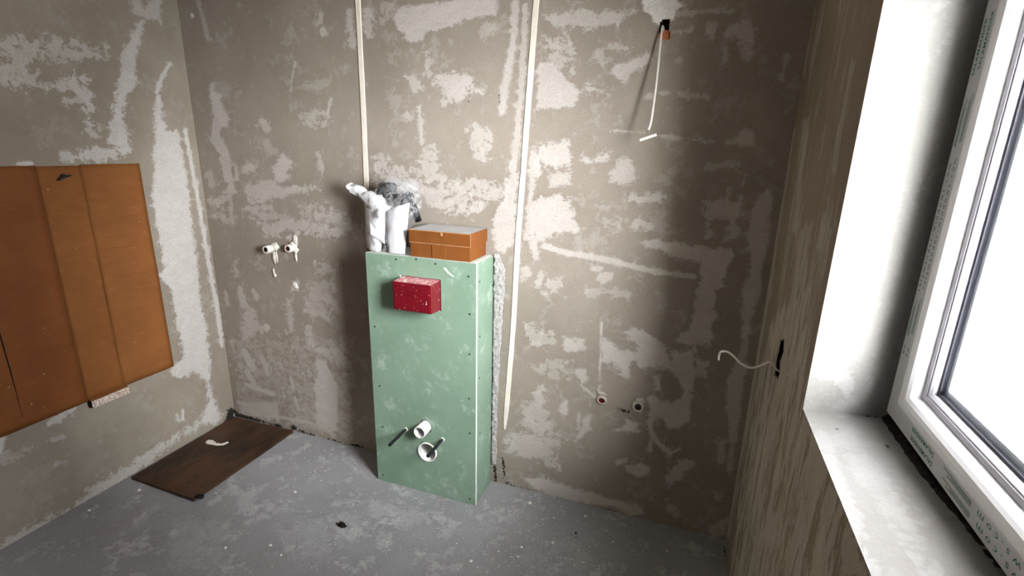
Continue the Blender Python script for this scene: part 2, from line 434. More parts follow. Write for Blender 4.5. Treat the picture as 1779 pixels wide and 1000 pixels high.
BACK = [
 ('L',.5,.3,3,(343,3,352,30,357,60)),('L',.5,.3,4,(357,45,361,66)),('L',1,.1,2,(334,24,335,30)),
 ('P',.7,.15,(364,143,371,140,376,160,388,165,385,178,390,190,398,205,392,222,372,222,368,190,363,160)),
 ('L',.6,.3,8,(378,205,374,235,380,250,390,265,394,290,396,310)),('L',.5,.4,4,(410,288,412,310)),
 ('P',.6,.2,(403,309,412,330,408,340,388,338)),('L',.5,.6,5,(366,345,378,355,400,340)),('L',.4,.6,5,(378,372,395,385)),('L',.45,.5,4,(400,345,403,385)),
 ('L',.4,.4,5,(364,300,368,320)),('P',.6,.2,(418,286,432,284,447,290,445,298,420,303)),
 ('P',.75,.25,(485,272,492,266,500,272,507,280,504,290,500,300,505,312,482,320,476,300,474,290,480,284)),
 ('P',.6,.45,(425,318,450,316,478,314,490,322,560,322,555,330,520,336,480,345,440,354,424,352,430,340)),
 ('L',.5,.5,5,(430,362,470,360)),('L',.4,.6,4,(440,372,500,378)),
 ('P',.55,.5,(433,378,470,385,500,380,560,385,600,395,590,410,545,408,520,400,500,400,480,412,460,410,445,390)),
 ('P',.65,.2,(530,385,540,388,545,410,528,408)),('P',.45,.9,(520,355,560,352,600,370,610,395,590,405,560,390,525,372)),
 ('L',.55,.5,6,(455,212,463,222)),('L',.35,.6,8,(465,250,472,262)),('L',.55,.7,12,(540,205,560,205)),('L',.3,.8,9,(535,150,565,145)),
 ('L',.6,.1,1.5,(512,107,509,125,504,158)),('L',.7,.1,2.2,(575,172,563,220)),('L',.6,.3,4,(559,25,557,38)),('L',.65,.3,6,(561,52,562,58)),
 ('L',.6,.4,5,(606,20,610,50,613,78)),('L',.5,.4,4,(555,270,560,300)),
 ('L',.8,.4,4,(520,403,510,415,500,412)),('L',.8,.4,8,(512,495,513,498)),('P',.4,.6,(545,455,560,450,585,470,580,480,550,478)),
 ('P',.35,.7,(540,495,575,490,580,530,560,545,530,540)),('L',.4,.4,3,(408,460,412,475)),('L',.5,.5,6,(415,505,425,530)),('L',.5,.4,4,(440,505,445,515)),
 ('L',.5,.3,3,(392,505,396,530)),('P',.55,.4,(422,540,440,535,450,560,470,570,445,580,430,590,420,595,418,570)),('L',.75,.2,6,(463,568,464,569)),
 ('L',.5,.5,5,(503,525,505,575)),('P',.45,.5,(525,535,575,540,580,555,540,550)),('L',.5,.5,7,(535,570,540,600)),
 ('L',.6,.4,7,(425,610,440,640)),('L',.6,.4,6,(430,645,440,665)),('L',.5,.4,5,(455,620,465,650)),('L',.6,.35,5,(430,668,455,677,475,685)),
 ('P',.55,.2,(415,695,485,695,490,735,460,728,415,718)),('L',.6,.3,3,(490,675,495,690)),('L',.6,.3,4,(505,655,510,675)),('L',.5,.4,4,(512,690,518,710)),
 ('P',.65,.35,(540,615,570,625,580,650,590,665,590,750,575,755,545,740,545,690,540,665,550,650)),('P',.5,.5,(535,600,590,600,605,620,590,640,560,620)),
 ('L',.5,.4,4,(490,725,540,735,580,755)),('P',.3,1,(400,590,612,590,612,768,420,712)),
 ('L',.6,.4,7,(637,20,640,60)),
 ('P',.75,.25,(690,15,740,5,850,-5,865,-5,860,25,840,28,815,28,800,42,770,50,740,55,735,65,725,72,705,75,700,62,690,45,680,30)),('P',.4,.8,(660,10,690,10,690,30,665,40)),
 ('L',.5,.5,5,(742,90,746,130)),('P',.65,.4,(705,130,715,128,730,150,740,155,720,160,710,150)),
 ('P',.75,.5,(755,130,785,125,820,135,835,160,815,172,790,178,775,170,770,150,752,150)),('L',.4,.7,8,(845,50,842,60)),('L',.7,.3,3,(728,185,731,215,733,250)),
 ('L',.55,.4,5,(704,198,711,203)),('L',.6,.4,4,(768,178,772,181)),
 ('P',.72,.12,(890,-5,903,-5,900,60,895,100,885,150,880,202,865,202,868,170,877,110,885,70,888,30)),('L',.6,.3,5,(912,10,910,80,905,160,900,210,893,290,885,360)),
 ('P',.6,.75,(735,255,755,250,765,300,780,315,830,310,855,320,870,330,880,345,850,350,835,365,790,370,760,365,740,345,720,335,680,330,650,330,650,280,665,270,690,290,730,295)),
 ('P',.6,.6,(820,215,845,220,855,240,855,260,840,280,825,275,815,240)),('P',.7,.3,(880,310,900,300,895,420,880,440,860,440,855,380,870,350)),
 ('P',.6,.45,(950,25,1000,20,1060,20,1105,12,1090,30,1080,42,1040,48,1020,52,1000,45,955,42)),('P',.5,.8,(950,60,995,65,998,95,998,130,970,120,950,105)),
 ('P',.72,.25,(935,110,965,105,985,140,1005,155,1005,175,995,187,950,190,930,190)),
 ('P',.75,.25,(1065,110,1090,105,1120,90,1137,88,1130,110,1100,122,1085,130,1100,140,1080,143,1060,130)),
 ('L',.5,.5,4,(1065,80,1090,85)),('L',.4,.6,4,(1040,90,1045,110)),('L',.5,.6,3,(1020,155,1055,160)),('L',.7,.4,6,(1128,165,1132,166)),('L',.6,.3,3,(1150,163,1160,162)),
 ('P',1,.12,(1115,-5,1177,-5,1178,6,1190,9,1176,18,1174,35,1158,36,1147,47,1139,42,1128,27,1117,15)),
 ('P',.7,.4,(930,250,945,250,990,240,993,290,965,292,945,290,938,275)),('L',.7,.3,9,(928,275,932,300)),('P',.6,.6,(955,300,990,300,993,320,955,325)),
 ('P',.75,.45,(930,345,965,340,970,335,990,355,995,370,1000,380,1005,410,980,405,940,415,915,420,915,350)),('P',.65,.2,(920,300,930,300,922,420,908,420)),
 ('P',.6,.35,(1010,282,1015,265,1030,275,1060,262,1055,280,1020,285)),('P',.6,.6,(1070,280,1090,270,1105,290,1110,310,1085,320,1065,318,1060,305)),
 ('L',.6,.5,5,(1095,342,1110,347,1145,342)),('L',.5,.4,4,(1125,335,1126,338)),('P',.6,.5,(1090,382,1110,380,1140,395,1130,400,1100,398)),('L',.35,.9,9,(1055,385,1070,395)),
 ('L',.7,.25,1.6,(1060,226,1120,231)),('L',.7,.35,1.8,(1140,234,1240,247)),('P',.6,.15,(1293,222,1310,222,1309,245,1318,257,1285,254,1265,250)),('L',.5,.4,3,(1262,247,1285,250)),
 ('P',.55,.3,(1228,40,1245,35,1248,55,1238,72,1230,62)),('P',.6,.5,(1265,45,1300,35,1310,50,1308,85,1298,112,1288,100,1280,70,1258,62)),('L',.5,.5,4,(1262,85,1258,108)),
 ('L',.55,.5,4,(1175,25,1215,20,1270,20)),('L',.45,.4,3,(1170,53,1200,52)),('L',.4,.4,4,(1366,100,1358,140)),('L',.4,.5,4,(1180,100,1180,108)),('L',.5,.5,4,(1180,165,1230,168)),
 ('P',.65,.2,(1332,325,1338,335,1343,345,1338,380,1335,420,1325,460,1318,520,1305,560,1300,600,1290,600,1290,560,1288,500,1300,480,1305,440,1295,420,1305,380,1312,350)),
 ('P',.65,.25,(1285,620,1298,630,1292,670,1287,720,1280,770,1268,765,1262,730,1262,680,1260,665,1272,640)),('L',.5,.5,7,(1255,770,1252,800)),('L',.5,.3,5,(1270,780,1268,815)),('L',.55,.4,6,(1294,598,1288,625)),
 ('P',.6,.45,(1222,348,1238,350,1250,350,1263,330,1270,325,1275,350,1290,340,1285,380,1280,410,1270,412,1262,398,1265,385,1245,375,1235,385,1240,410,1228,415,1228,380)),
 ('L',.5,.7,4,(1235,290,1270,285,1285,300)),('L',.6,.3,3,(1295,305,1290,320)),('P',.6,.2,(1258,415,1265,400,1265,420,1252,423)),
 ('P',.78,.25,(1105,418,1140,415,1180,420,1220,425,1235,432,1270,430,1275,445,1265,465,1260,480,1255,500,1242,505,1240,540,1245,550,1238,560,1236,600,1200,600,1175,590,1195,570,1207,540,1207,505,1220,480,1213,455,1190,450,1165,445,1150,435,1120,428)),
 ('L',.72,.15,4.5,(945,428,990,440,1040,448,1090,460,1140,472,1205,480)),('P',.7,.2,(918,420,935,400,937,450,928,455)),('P',.6,.3,(903,455,920,465,926,478,905,487)),
 ('L',.5,.4,6,(940,480,935,490)),('P',.5,.5,(948,488,975,485,985,500,945,508)),('L',.5,.4,5,(1030,467,1045,465)),('L',.6,.3,8,(1045,482,1055,480)),('L',.4,.7,5,(1020,505,1090,510)),
 ('P',.45,.7,(915,565,955,570,965,590,960,605,935,600,920,597)),('P',.65,.25,(975,578,990,587,1015,590,1018,603,995,612,980,610)),('P',.4,.8,(925,630,980,622,990,655,955,655,935,645)),
 ('P',.65,.2,(993,640,1015,638,1022,660,1010,668)),('L',.87,.05,1.6,(1045,560,1042,660)),('L',.85,.05,1.4,(1008,668,1035,690)),('L',.85,.05,1.4,(1042,670,1038,685)),
 ('P',.8,.2,(1045,585,1060,590,1072,605,1095,612,1100,620,1095,650,1085,658,1075,640,1065,630,1045,630)),('P',.75,.25,(1080,575,1115,570,1130,580,1150,595,1160,605,1165,640,1140,640,1135,635,1110,640,1100,615,1110,600)),
 ('P',.78,.2,(1165,605,1205,610,1207,660,1200,700,1200,730,1180,745,1160,745,1150,730,1127,725,1127,700,1120,690,1135,683,1150,695,1165,700,1180,690,1185,680,1175,655,1165,640)),
 ('P',.8,.1,(1135,652,1148,652,1148,678,1138,678)),('P',.6,.5,(1200,580,1235,580,1232,600,1215,600,1205,625,1230,630,1228,660,1210,655,1200,610)),
 ('P',.85,.15,(1065,748,1085,738,1090,728,1110,735,1105,742,1113,748,1100,752)),
 ('L',.8,.2,4,(1130,730,1130,745,1140,765,1155,780,1165,788)),('L',.8,.1,1.8,(1165,788,1182,778)),('L',.7,.2,4,(1130,770,1130,780)),('L',.7,.2,1.8,(1150,775,1155,765)),
 ('P',.8,.1,(1068,800,1090,796,1092,802,1072,808)),('P',.8,.15,(1085,808,1120,805,1130,815,1125,825,1115,830,1090,820)),
 ('P',.7,.35,(1155,825,1180,800,1210,800,1205,812,1190,820,1188,832,1175,835,1165,848,1158,838)),('P',.5,.5,(1155,870,1170,870,1175,890,1178,898,1160,885)),
 ('P',.75,.12,(912,830,940,828,1000,848,1060,865,1115,880,1118,890,1095,897,1065,880,1040,878,1000,872,960,862,920,845)),
 ('P',.6,.5,(885,755,900,750,940,755,960,790,945,800,905,793,880,785,875,770)),('P',.5,.6,(940,750,985,765,960,790,975,815,940,808)),('P',.5,.5,(905,705,940,695,950,725,960,755,910,750)),
 ('P',.55,.4,(925,680,945,668,950,700,935,705)),('P',.7,.15,(975,700,988,695,987,720,978,725,970,715)),('P',.65,.2,(1015,720,1028,720,1025,745,1008,765,1000,765,1010,740)),('L',.5,.2,3,(1005,720,1005,745)),
 ('P',.5,.2,(1230,920,1265,895,1262,930,1240,935)),('L',.3,.5,5,(1245,862,1255,858)),
]
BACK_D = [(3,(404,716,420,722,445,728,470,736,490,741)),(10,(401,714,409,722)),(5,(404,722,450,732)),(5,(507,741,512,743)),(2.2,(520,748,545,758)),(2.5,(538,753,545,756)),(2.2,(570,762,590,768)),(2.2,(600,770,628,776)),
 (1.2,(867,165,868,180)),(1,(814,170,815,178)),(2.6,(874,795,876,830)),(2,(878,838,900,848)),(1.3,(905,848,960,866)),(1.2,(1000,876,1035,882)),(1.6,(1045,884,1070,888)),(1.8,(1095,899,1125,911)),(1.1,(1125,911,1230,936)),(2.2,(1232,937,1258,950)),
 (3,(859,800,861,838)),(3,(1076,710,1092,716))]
LEFT = [
 ('P',.6,.3,(225,-5,245,-5,250,15,260,-5,282,-5,278,38,262,35,250,30,232,22)),
 ('P',.72,.3,(235,40,248,35,248,60,240,90,235,130,238,145,225,165,215,190,215,215,222,235,225,250,205,258,188,250,190,220,193,200,200,165,208,130,212,90,225,65)),
 ('P',.55,.75,(-5,65,50,70,100,65,150,75,185,80,185,95,140,105,100,105,60,100,30,110,-5,100)),('P',.6,.75,(-5,110,40,110,65,130,60,150,30,155,-5,145)),
 ('P',.65,.55,(65,140,110,140,130,125,150,130,158,160,165,190,163,220,150,215,145,180,130,160,80,158)),('L',.5,.5,5,(115,175,140,175)),('L',.5,.5,5,(150,225,165,235)),
 ('P',.7,.55,(100,262,150,260,185,255,225,245,230,262,200,275,165,280,105,280)),('L',.9,.3,3.5,(30,284,55,284)),('L',.8,.2,4,(295,112,283,130,272,160)),
 ('P',.8,.22,(270,160,280,165,283,200,290,225,300,225,308,222,315,250,325,300,330,350,335,400,345,470,350,520,362,580,366,640,365,660,370,690,385,720,375,735,350,738,340,735,355,715,362,690,358,665,345,650,335,645,310,660,300,650,300,635,320,620,312,590,308,570,302,540,295,500,275,480,285,460,278,420,265,360,262,340,268,310,265,270,267,220)),
 ('L',.75,.2,3.5,(322,225,330,270,345,350,355,410,365,470,378,540,385,600)),
 ('P',.6,.45,(385,720,350,740,300,770,230,828,150,885,60,940,-5,968,-5,945,50,915,110,890,160,855,150,850,200,820,270,775,300,755,330,740,360,715)),
 ('L',.7,.4,5,(85,735,110,720,130,708)),('P',.85,.1,(-5,757,11,758,2,785,-5,790)),('L',.35,.8,6,(-5,800,60,780)),('L',.4,.5,4,(90,763,105,760)),('L',.3,.4,3,(100,805,115,803)),
 ('L',.9,.1,2,(318,712,318,728)),('L',.9,.1,1.6,(308,720,310,730)),
]
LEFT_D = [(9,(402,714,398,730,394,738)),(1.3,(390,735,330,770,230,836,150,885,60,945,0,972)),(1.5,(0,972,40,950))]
RIGHT = [
 ('L',.7,.3,3,(1376,225,1340,480,1300,720,1262,930)),('L',.5,.5,5,(1400,210,1380,400)),('P',.7,.9,(1345,560,1400,500,1398,720,1515,1005,1275,1005,1290,800,1320,640)),  # first entry: highlight along the room corner, painted into the plaster colour
 ('L',.5,.5,4,(1395,400,1372,560,1368,600)),('L',.5,.4,3,(1352,545,1356,585)),('L',.45,.5,5,(1405,390,1392,500)),('L',.4,.5,4,(1432,370,1420,430)),('L',.35,.6,4,(1410,10,1395,130)),('L',.4,.5,3,(1480,110,1450,300)),
 ('P',.6,.15,(1420,800,1430,790,1430,812,1420,815)),('P',.5,.2,(1460,930,1480,920,1505,985,1510,1005,1460,1005)),('L',.5,.3,4,(1318,910,1312,990)),('L',.6,.3,4,(1372,930,1365,1000)),
]
JAMB = [('L',1,.4,7,(1577,140,1572,165,1568,180)),('L',1,.3,6,(1552,215,1545,240)),('L',.7,.6,14,(1420,640,1460,650,1470,670)),('L',.6,.7,18,(1540,60,1500,300))]
SILL = [('L',.45,.6,14,(1425,760,1520,1000)),('L',.35,.7,20,(1470,760,1560,900,1620,1000))]
SILL_D = [(2,(1452,745,1460,744)),(2.5,(1540,775,1546,778)),(1.6,(1505,848,1510,850)),(1.5,(1485,720,1540,724))]
FLOOR = [
 ('P',.7,.3,(415,855,440,845,463,841,452,855,438,868,452,880,445,895,412,892)),('L',.7,.3,4,(366,872,380,867)),('P',.45,.5,(465,880,500,870,500,885,475,893)),('L',.7,.4,3,(510,790,535,770)),('L',.6,.4,4,(455,805,480,795)),
 ('P',.6,.4,(222,1000,250,990,258,1003,220,1006)),('L',.5,.5,3,(238,945,262,910)),('L',.4,.5,4,(235,915,275,880)),('P',.45,.6,(720,960,770,955,775,975,715,980)),('L',.6,.4,6,(785,985,795,985)),('P',.4,.7,(570,900,620,890,640,930,590,960)),
 ('P',.5,.6,(640,870,720,880,760,900,700,920,640,900)),('P',.4,.8,(820,890,900,880,920,900,850,930)),('P',.35,.9,(900,960,1000,930,1050,1000,920,1000)),('L',.5,.5,3,(600,800,640,830)),
 ('P',.4,.7,(480,920,560,900,580,960,500,980)),('P',.35,.7,(300,900,400,900,380,980,290,990)),
]
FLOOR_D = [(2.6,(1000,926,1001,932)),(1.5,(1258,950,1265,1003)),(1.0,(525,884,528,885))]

def wob_y(P):
    P[:, 1] += 0.004*np.sin(P[:, 0]*2.3+0.5)*np.sin(P[:, 2]*1.7)
    return P
HOLE_BOX = (1146,46,1150,33,1163,34,1163,50,1165,70,1146,71,1144,58)
HOLE_SLOT = (1357,589,1362,592,1361,612,1355,628,1355,648,1351,659,1346,650,1350,622,1354,605)
sx_ = axis((0, W, 0.0065)); sz_ = axis((0, 2.24, 0.0065), (2.24, ZC, 0.09))
wall_back = tag(surface('wall_back', lambda u, v: (u, 0*u, v), sx_, sz_, M['back'], BACK, BACK_D, holes=[HOLE_BOX]),
    'grey skim-plastered back wall with pale trowel smears', kind='structure')
wall_left = tag(surface('wall_left', lambda u, v: (0*u, u, v), axis((0, -1.2, 0.0065), (-1.2, YF, 0.1)), axis((0, 2.3, 0.0065), (2.3, ZC, 0.1)), M['left'], LEFT, LEFT_D, flip=True),
    'plastered side wall behind the brown cardboard sheet', kind='structure')
ry = np.concatenate([axis((0, WY0, 0.007)), axis((WY0, -1.36, 0.008))[1:], axis((-1.36, WY1, 0.02))[1:], axis((WY1, YF, 0.05))[1:]])
rz = np.concatenate([axis((0, 1.016, 0.012)), axis((1.016, 1.95, 0.012))[1:], axis((1.95, WZ1, 0.05))[1:], axis((WZ1, ZC, 0.09))[1:]])
wall_right = tag(surface('wall_right', lambda u, v: (0*u+W, u, v), ry, rz, M['right'], RIGHT, [], holes=[HOLE_SLOT],
    skip=lambda y, z: (y < WY0) & (y > WY1) & (z > 1.016) & (z < WZ1)),
    'brownish streaked plaster wall around the window', kind='structure')
RD = 0.245                                              # reveal depth
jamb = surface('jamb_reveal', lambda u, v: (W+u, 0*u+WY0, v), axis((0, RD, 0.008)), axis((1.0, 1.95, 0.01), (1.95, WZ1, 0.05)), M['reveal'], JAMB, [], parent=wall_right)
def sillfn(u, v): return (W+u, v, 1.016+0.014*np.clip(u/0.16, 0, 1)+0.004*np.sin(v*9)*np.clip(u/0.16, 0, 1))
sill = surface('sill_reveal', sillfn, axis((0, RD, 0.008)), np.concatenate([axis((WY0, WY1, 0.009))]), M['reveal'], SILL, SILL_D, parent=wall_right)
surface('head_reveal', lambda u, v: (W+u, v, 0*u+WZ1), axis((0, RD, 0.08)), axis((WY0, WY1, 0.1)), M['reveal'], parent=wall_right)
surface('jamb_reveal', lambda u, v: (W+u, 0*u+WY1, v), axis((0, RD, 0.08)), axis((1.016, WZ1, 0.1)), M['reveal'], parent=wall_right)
# outer part of the wall thickness, beyond the frame
for nm, q4 in (('outer_reveal', ((WY0,WZ0),(WY0,WZ1))), ('outer_reveal', ((WY1,WZ0),(WY1,WZ1))), ('outer_sill', ((WY0,WZ0),(WY1,WZ0))), ('outer_head', ((WY0,WZ1),(WY1,WZ1)))):
    (ya_, za_), (yb_, zb_) = q4
    mesh(nm, [(W+.24, ya_, za_), (W+.24, yb_, zb_), (W+.35, yb_, zb_), (W+.35, ya_, za_)], [(0, 1, 2, 3)], M['ceiling'], wall_right)
floor = tag(surface('floor', lambda u, v: (u, v, 0*u), axis((0, W, 0.008)), axis((0, -1.15, 0.008), (-1.15, YF, 0.1)), M['floor'], FLOOR, FLOOR_D, flip=True),
    'dusty grey cement screed floor with pale splashes', kind='structure')
tag(mesh('ceiling', [(0,0,ZC),(W,0,ZC),(W,YF,ZC),(0,YF,ZC)], [(0,1,2,3)], M['ceiling']), 'plain plastered ceiling above the room', kind='structure')
tag(mesh('wall_front', [(0,YF,0),(W,YF,0),(W,YF,ZC),(0,YF,ZC)], [(0,3,2,1)], M['ceiling']), 'plain plastered wall behind the viewer', kind='structure')

# recesses behind the two holes
hb = [PX(x, y, 1, 0) for x, y in ((1141,30),(1168,30),(1169,76),(1141,76))]
x0, x1 = min(p.x for p in hb), max(p.x for p in hb); z0, z1 = min(p.z for p in hb), max(p.z for p in hb)
def recess(name, corners, back, parent, mats, fm):
    n = len(corners); V = [Vector(c) for c in corners]+[Vector(c)+back for c in corners]
    Fc = [(i, (i+1) % n, n+(i+1) % n, n+i) for i in range(n)]+[tuple(range(n, 2*n))]
    return mesh(name, V, Fc, None, parent, mats=mats, fm=fm)
recess('wiring_recess', [(x0,.0,z0),(x1,.0,z0),(x1,.0,z1),(x0,.0,z1)], Vector((0,.05,0)), wall_back, [M['cavity'], M['brick']], [1,0,0,0,0])
bk = mesh('brick_face', [(x0,.014,z0),(x1,.014,z0),(x1,.012,z0+(z1-z0)*.44),(x0+(x1-x0)*.55,.013,z0+(z1-z0)*.55),(x0,.012,z0+(z1-z0)*.38),(x0,.04,z0+(z1-z0)*.4),(x1,.04,z0+(z1-z0)*.45)],
     [(0,1,2,3,4),(4,3,5),(3,2,6,5)], M['brick'], wall_back)
hs = [PX(x, y, 0, W) for x, y in ((1343,585),(1366,585),(1366,664),(1343,664))]
ya, yb = min(p.y for p in hs), max(p.y for p in hs); za, zb = min(p.z for p in hs), max(p.z for p in hs)
recess('cable_chase', [(W,ya,za),(W,yb,za),(W,yb,zb),(W,ya,zb)], Vector((.05,0,0)), wall_right, [M['cavity']], [0]*5)

# screed guide strips, slightly proud of the plaster
def strip(name, pts, wpx, th, label):
    V = []; L_ = []
    path = []
    for x, y in pts: path.append(PX(x, y, 1, 0))
    path = smooth_path(path, 6)
    n = len(path)
    for i, p in enumerate(path):
        w = 0.5*wpx*PXS*(1+0.16*mnoise.noise(p*9))*min(1, 0.35+(n-1-i)/(n*0.06)); dx = 0.0012*mnoise.noise(p*40)
        V += [(p.x-w+dx, 0.002, p.z), (p.x-w*0.82+dx, -th, p.z), (p.x+w*0.82+dx, -th, p.z), (p.x+w+dx, 0.002, p.z)]
    Fc = []
    for i in range(n-1):
        for k in range(3):
            Fc.append((i*4+k, i*4+k+1, (i+1)*4+k+1, (i+1)*4+k))
    o = mesh(name, V, Fc, M['trim'], None, origin=(0, 0, 0), smooth=False); recalc(o)
    return tag(o, label, kind='structure')
PXS = 0.0025
strip('trim_1', [(621,-60),(622,0),(627,100),(632,200),(637,330),(640,430)], 10.5, 0.004, 'cream filler strip running up the wall above the crumpled bag')
strip('trim_2', [(938,-60),(932,0),(924,100),(914,230),(909,300),(904,360),(899,430),(892,560),(885,650),(877,745)], 10, 0.004, 'cream filler strip leaning down the wall beside the green boxing')

# rough plaster band next to the boxing
BX0, BX1, BD, BH = 1.1307, 1.6507, 0.193, 1.1345
def rough_band():
    V = []; Fc = []; nz, nx = 130, 7
    for i in range(nz+1):
        t = i/nz; z = 0.10+t*1.04
        xr = 1.678+0.034*max(0, (t-0.25)/0.75)**1.3+0.006*mnoise.noise(Vector((3, 0, z*14)))
        if t > 0.93: xr -= (t-0.93)*0.55
        for j in range(nx+1):
            s = j/nx; x = 1.652+(xr-1.652)*s
            h = 0.011*(1-s*s)*(1 if 0 < j < nx else 0.6)+0.007*mnoise.noise(Vector((x*70, 1, z*75)))+0.004*mnoise.noise(Vector((x*160, 4, z*160)))
            V.append((x, 0.002 if j == nx else -max(0.0008, h), z))
    for i in range(nz):
        for j in range(nx):
            a = i*(nx+1)+j; Fc.append((a, a+1, a+nx+2, a+nx+1))
    return mesh('rough_plaster_band', V, Fc, M['rough'], wall_back)
rough_band()

# ------------------------------------------------------------------ window
def ring(name, prof, mat, parent, off=0.0, y0=None, closed=True):
    """sweep a profile (inset, depth) round the opening with mitred corners"""
    a0, a1, b0, b1 = WY0, WY1, WZ0, WZ1
    V = []; Fc = []; n = len(prof)
    for (cy, sy, cz, sz) in ((a0, -1, b0, 1), (a1, 1, b0, 1), (a1, 1, b1, -1), (a0, -1, b1, -1)):
        for o_, x_ in prof: V.append((W+x_, cy+sy*(o_+off), cz+sz*(o_+off)))
    for c in range(4):
        for k in range(n if closed else n-1):
            Fc.append((c*n+k, c*n+(k+1) % n, ((c+1) % 4)*n+(k+1) % n, ((c+1) % 4)*n+k))
    return recalc(mesh(name, V, Fc, mat, parent))
win = tag(empty('window_1', (W+0.2, (WY0+WY1)/2, WZ0)), 'white plastic window with protective film print on its sash', kind='structure')
ring('outer_frame', [(-0.004,.172),(0.050,.172),(0.050,.245),(-0.004,.245)], M['pvc'], win)
SO = 0.021
sash = ring('sash', [(0,.228),(0,.153),(.003,.150),(.0415,.150),(.0422,.1512),(.0436,.1512),(.0443,.150),(.052,.1508),(.060,.1535),(.066,.158),(.070,.164),(.0715,.171),(.0715,.228)], M['pvc'], win, SO)
film_ = ring('protective_film', [(.0035,.1497),(.0405,.1497),(.0405,.1501),(.0035,.1501)], M['pvc_film'], sash, SO)
bead = ring('glazing_bead', [(.0735,.176),(.0745,.1745),(.083,.1765),(.0835,.1785),(.0865,.1785),(.091,.183),(.092,.192),(.092,.215),(.0735,.215)], M['bead'], win, SO)
ring('gasket', [(.0921,.189),(.0965,.190),(.0965,.215),(.0921,.215)], M['gasket'], bead, SO)
ring('spacer', [(.0966,.198),(.1085,.198),(.1085,.210),(.0966,.210)], M['spacer'], win, SO)
for xx in (0.1945, 0.2125):
    i_ = SO+0.085
    v, f = boxgeo((W+xx, WY1+i_, WZ0+i_), (W+xx+0.003, WY0-i_, WZ1-i_))
    mesh('pane', v, f, M['glass'], win)
XP = W+0.1494                                            # print plane
def glyphs(txt, p0, p1, updir, mat, height, bold=0.0, spacing=1.0):
    """one line of print from p0 to p1 on the sash face"""
    cu = bpy.data.curves.new('tmp_text', 'FONT'); cu.body = txt; cu.size = 1.0; cu.space_character = spacing; cu.offset = bold; cu.resolution_u = 2
    ob = bpy.data.objects.new('tmp_text', cu); COL.objects.link(ob)
    dg = bpy.context.evaluated_depsgraph_get(); me = bpy.data.meshes.new_from_object(ob.evaluated_get(dg))
    xs = [v.co.x for v in me.vertices]; ys = [v.co.y for v in me.vertices]
    a, b = min(xs), max(xs); lo, hi = 0.0, 0.73 if txt.isupper() else 0.55
    d = (p1-p0); L = d.length; d.normalize()
    V = [p0+d*((v.co.x-a)/(b-a)*L)+updir*((v.co.y-lo)/(hi-lo)*height) for v in me.vertices]
    Fs = [tuple(p.vertices) for p in me.polygons]
    bpy.data.objects.remove(ob); bpy.data.curves.remove(cu); bpy.data.meshes.remove(me)
    return mesh('printed_lettering', V, Fs, mat, sash)
def pp(x, y): return PX(x, y, 0, XP)
yo = WY0-SO                                              # outer edge of sash (far stile)
zo = WZ0+SO                                              # lower edge of sash (bottom rail)
rowy = (yo-0.0185, yo-0.0355)                            # baselines of the two rows on the stile (up = +y)
rowz = (zo+0.0185, zo+0.0355)                            # baselines on the bottom rail (up = -z)
HT = 0.0088
def stile(txt, r, ya_, yb_, mat, **k):                   # photo heights -> z on the stile
    za_, zb_ = pp(*ya_).z, pp(*yb_).z
    glyphs(txt, Vector((XP, rowy[r], za_)), Vector((XP, rowy[r], zb_)), Vector((0, 1, 0)), mat, HT, **k)
def rail(txt, r, yl, yr, mat, **k):                      # text runs from near (right) to far (left), upside down
    glyphs(txt, Vector((XP, yr, rowz[r])), Vector((XP, yl, rowz[r])), Vector((0, 0, -1)), mat, HT, **k)
BIG, WEB = 'SALAMANDER', 'salamander-windows.com'
stile(BIG, 0, (1692,131), (1717,30), M['ink'], bold=0.02, spacing=1.1)
stile(BIG, 1, (1712,117), (1737,12), M['ink'], bold=0.02, spacing=1.1)
stile(WEB, 0, (1600,508), (1657,285), M['ink_dark'], spacing=1.5)
stile(WEB, 1, (1614,508), (1674,275), M['ink_dark'], spacing=1.5)
yl_, yr_ = pp(1590,726).y, pp(1627,778).y
for r in (0, 1): rail(BIG, r, yl_+0.002*r, yr_+0.002*r, M['ink'], bold=0.02, spacing=1.1)
yl2 = pp(1706,880).y
for r in (0, 1): rail(WEB, r, yl2+0.006*r, yl2-0.40+0.006*r, M['ink'], spacing=1.5)
def bars(cells):
    V = []; Fc = []
    for a, b, c, d in cells:
        n = len(V); V += [(XP, a, c), (XP, b, c), (XP, b, d), (XP, a, d)]; Fc.append((n, n+1, n+2, n+3))
    return mesh('printed_block', V, Fc, M['ink_grey'], sash)
for (a, b) in (((1662,255), (1690,170)), ((1580,585), (1605,528))):
    za_, zb_ = pp(*a).z, pp(*b).z; L = zb_-za_
    for r in (0, 1):
        y_ = rowy[r]; s = 0.008*r
        bars([(y_, y_+.0032, za_+s, zb_+s), (y_+.0034, y_+.0062, za_+s, za_+s+L*.82), (y_+.0064, y_+.0092, za_+s, za_+s+L*.9)])
ya_, yb_ = pp(1645,800).y, pp(1692,870).y; L = yb_-ya_
for r in (0, 1):
    z_ = rowz[r]; s = 0.004*r
    bars([(ya_+s, yb_+s, z_-.0030, z_), (ya_+s+L*.3, yb_+s, z_-.0062, z_-.0032), (ya_+s+L*.16, yb_+s, z_-.0094, z_-.0064)])
for zc_ in (pp(1578,612).z,):
    for r in (0, 1): bars([(rowy[r], rowy[r]+.008, zc_-.011, zc_-.003), (rowy[r]+.001, rowy[r]+.007, zc_, zc_+.009)])
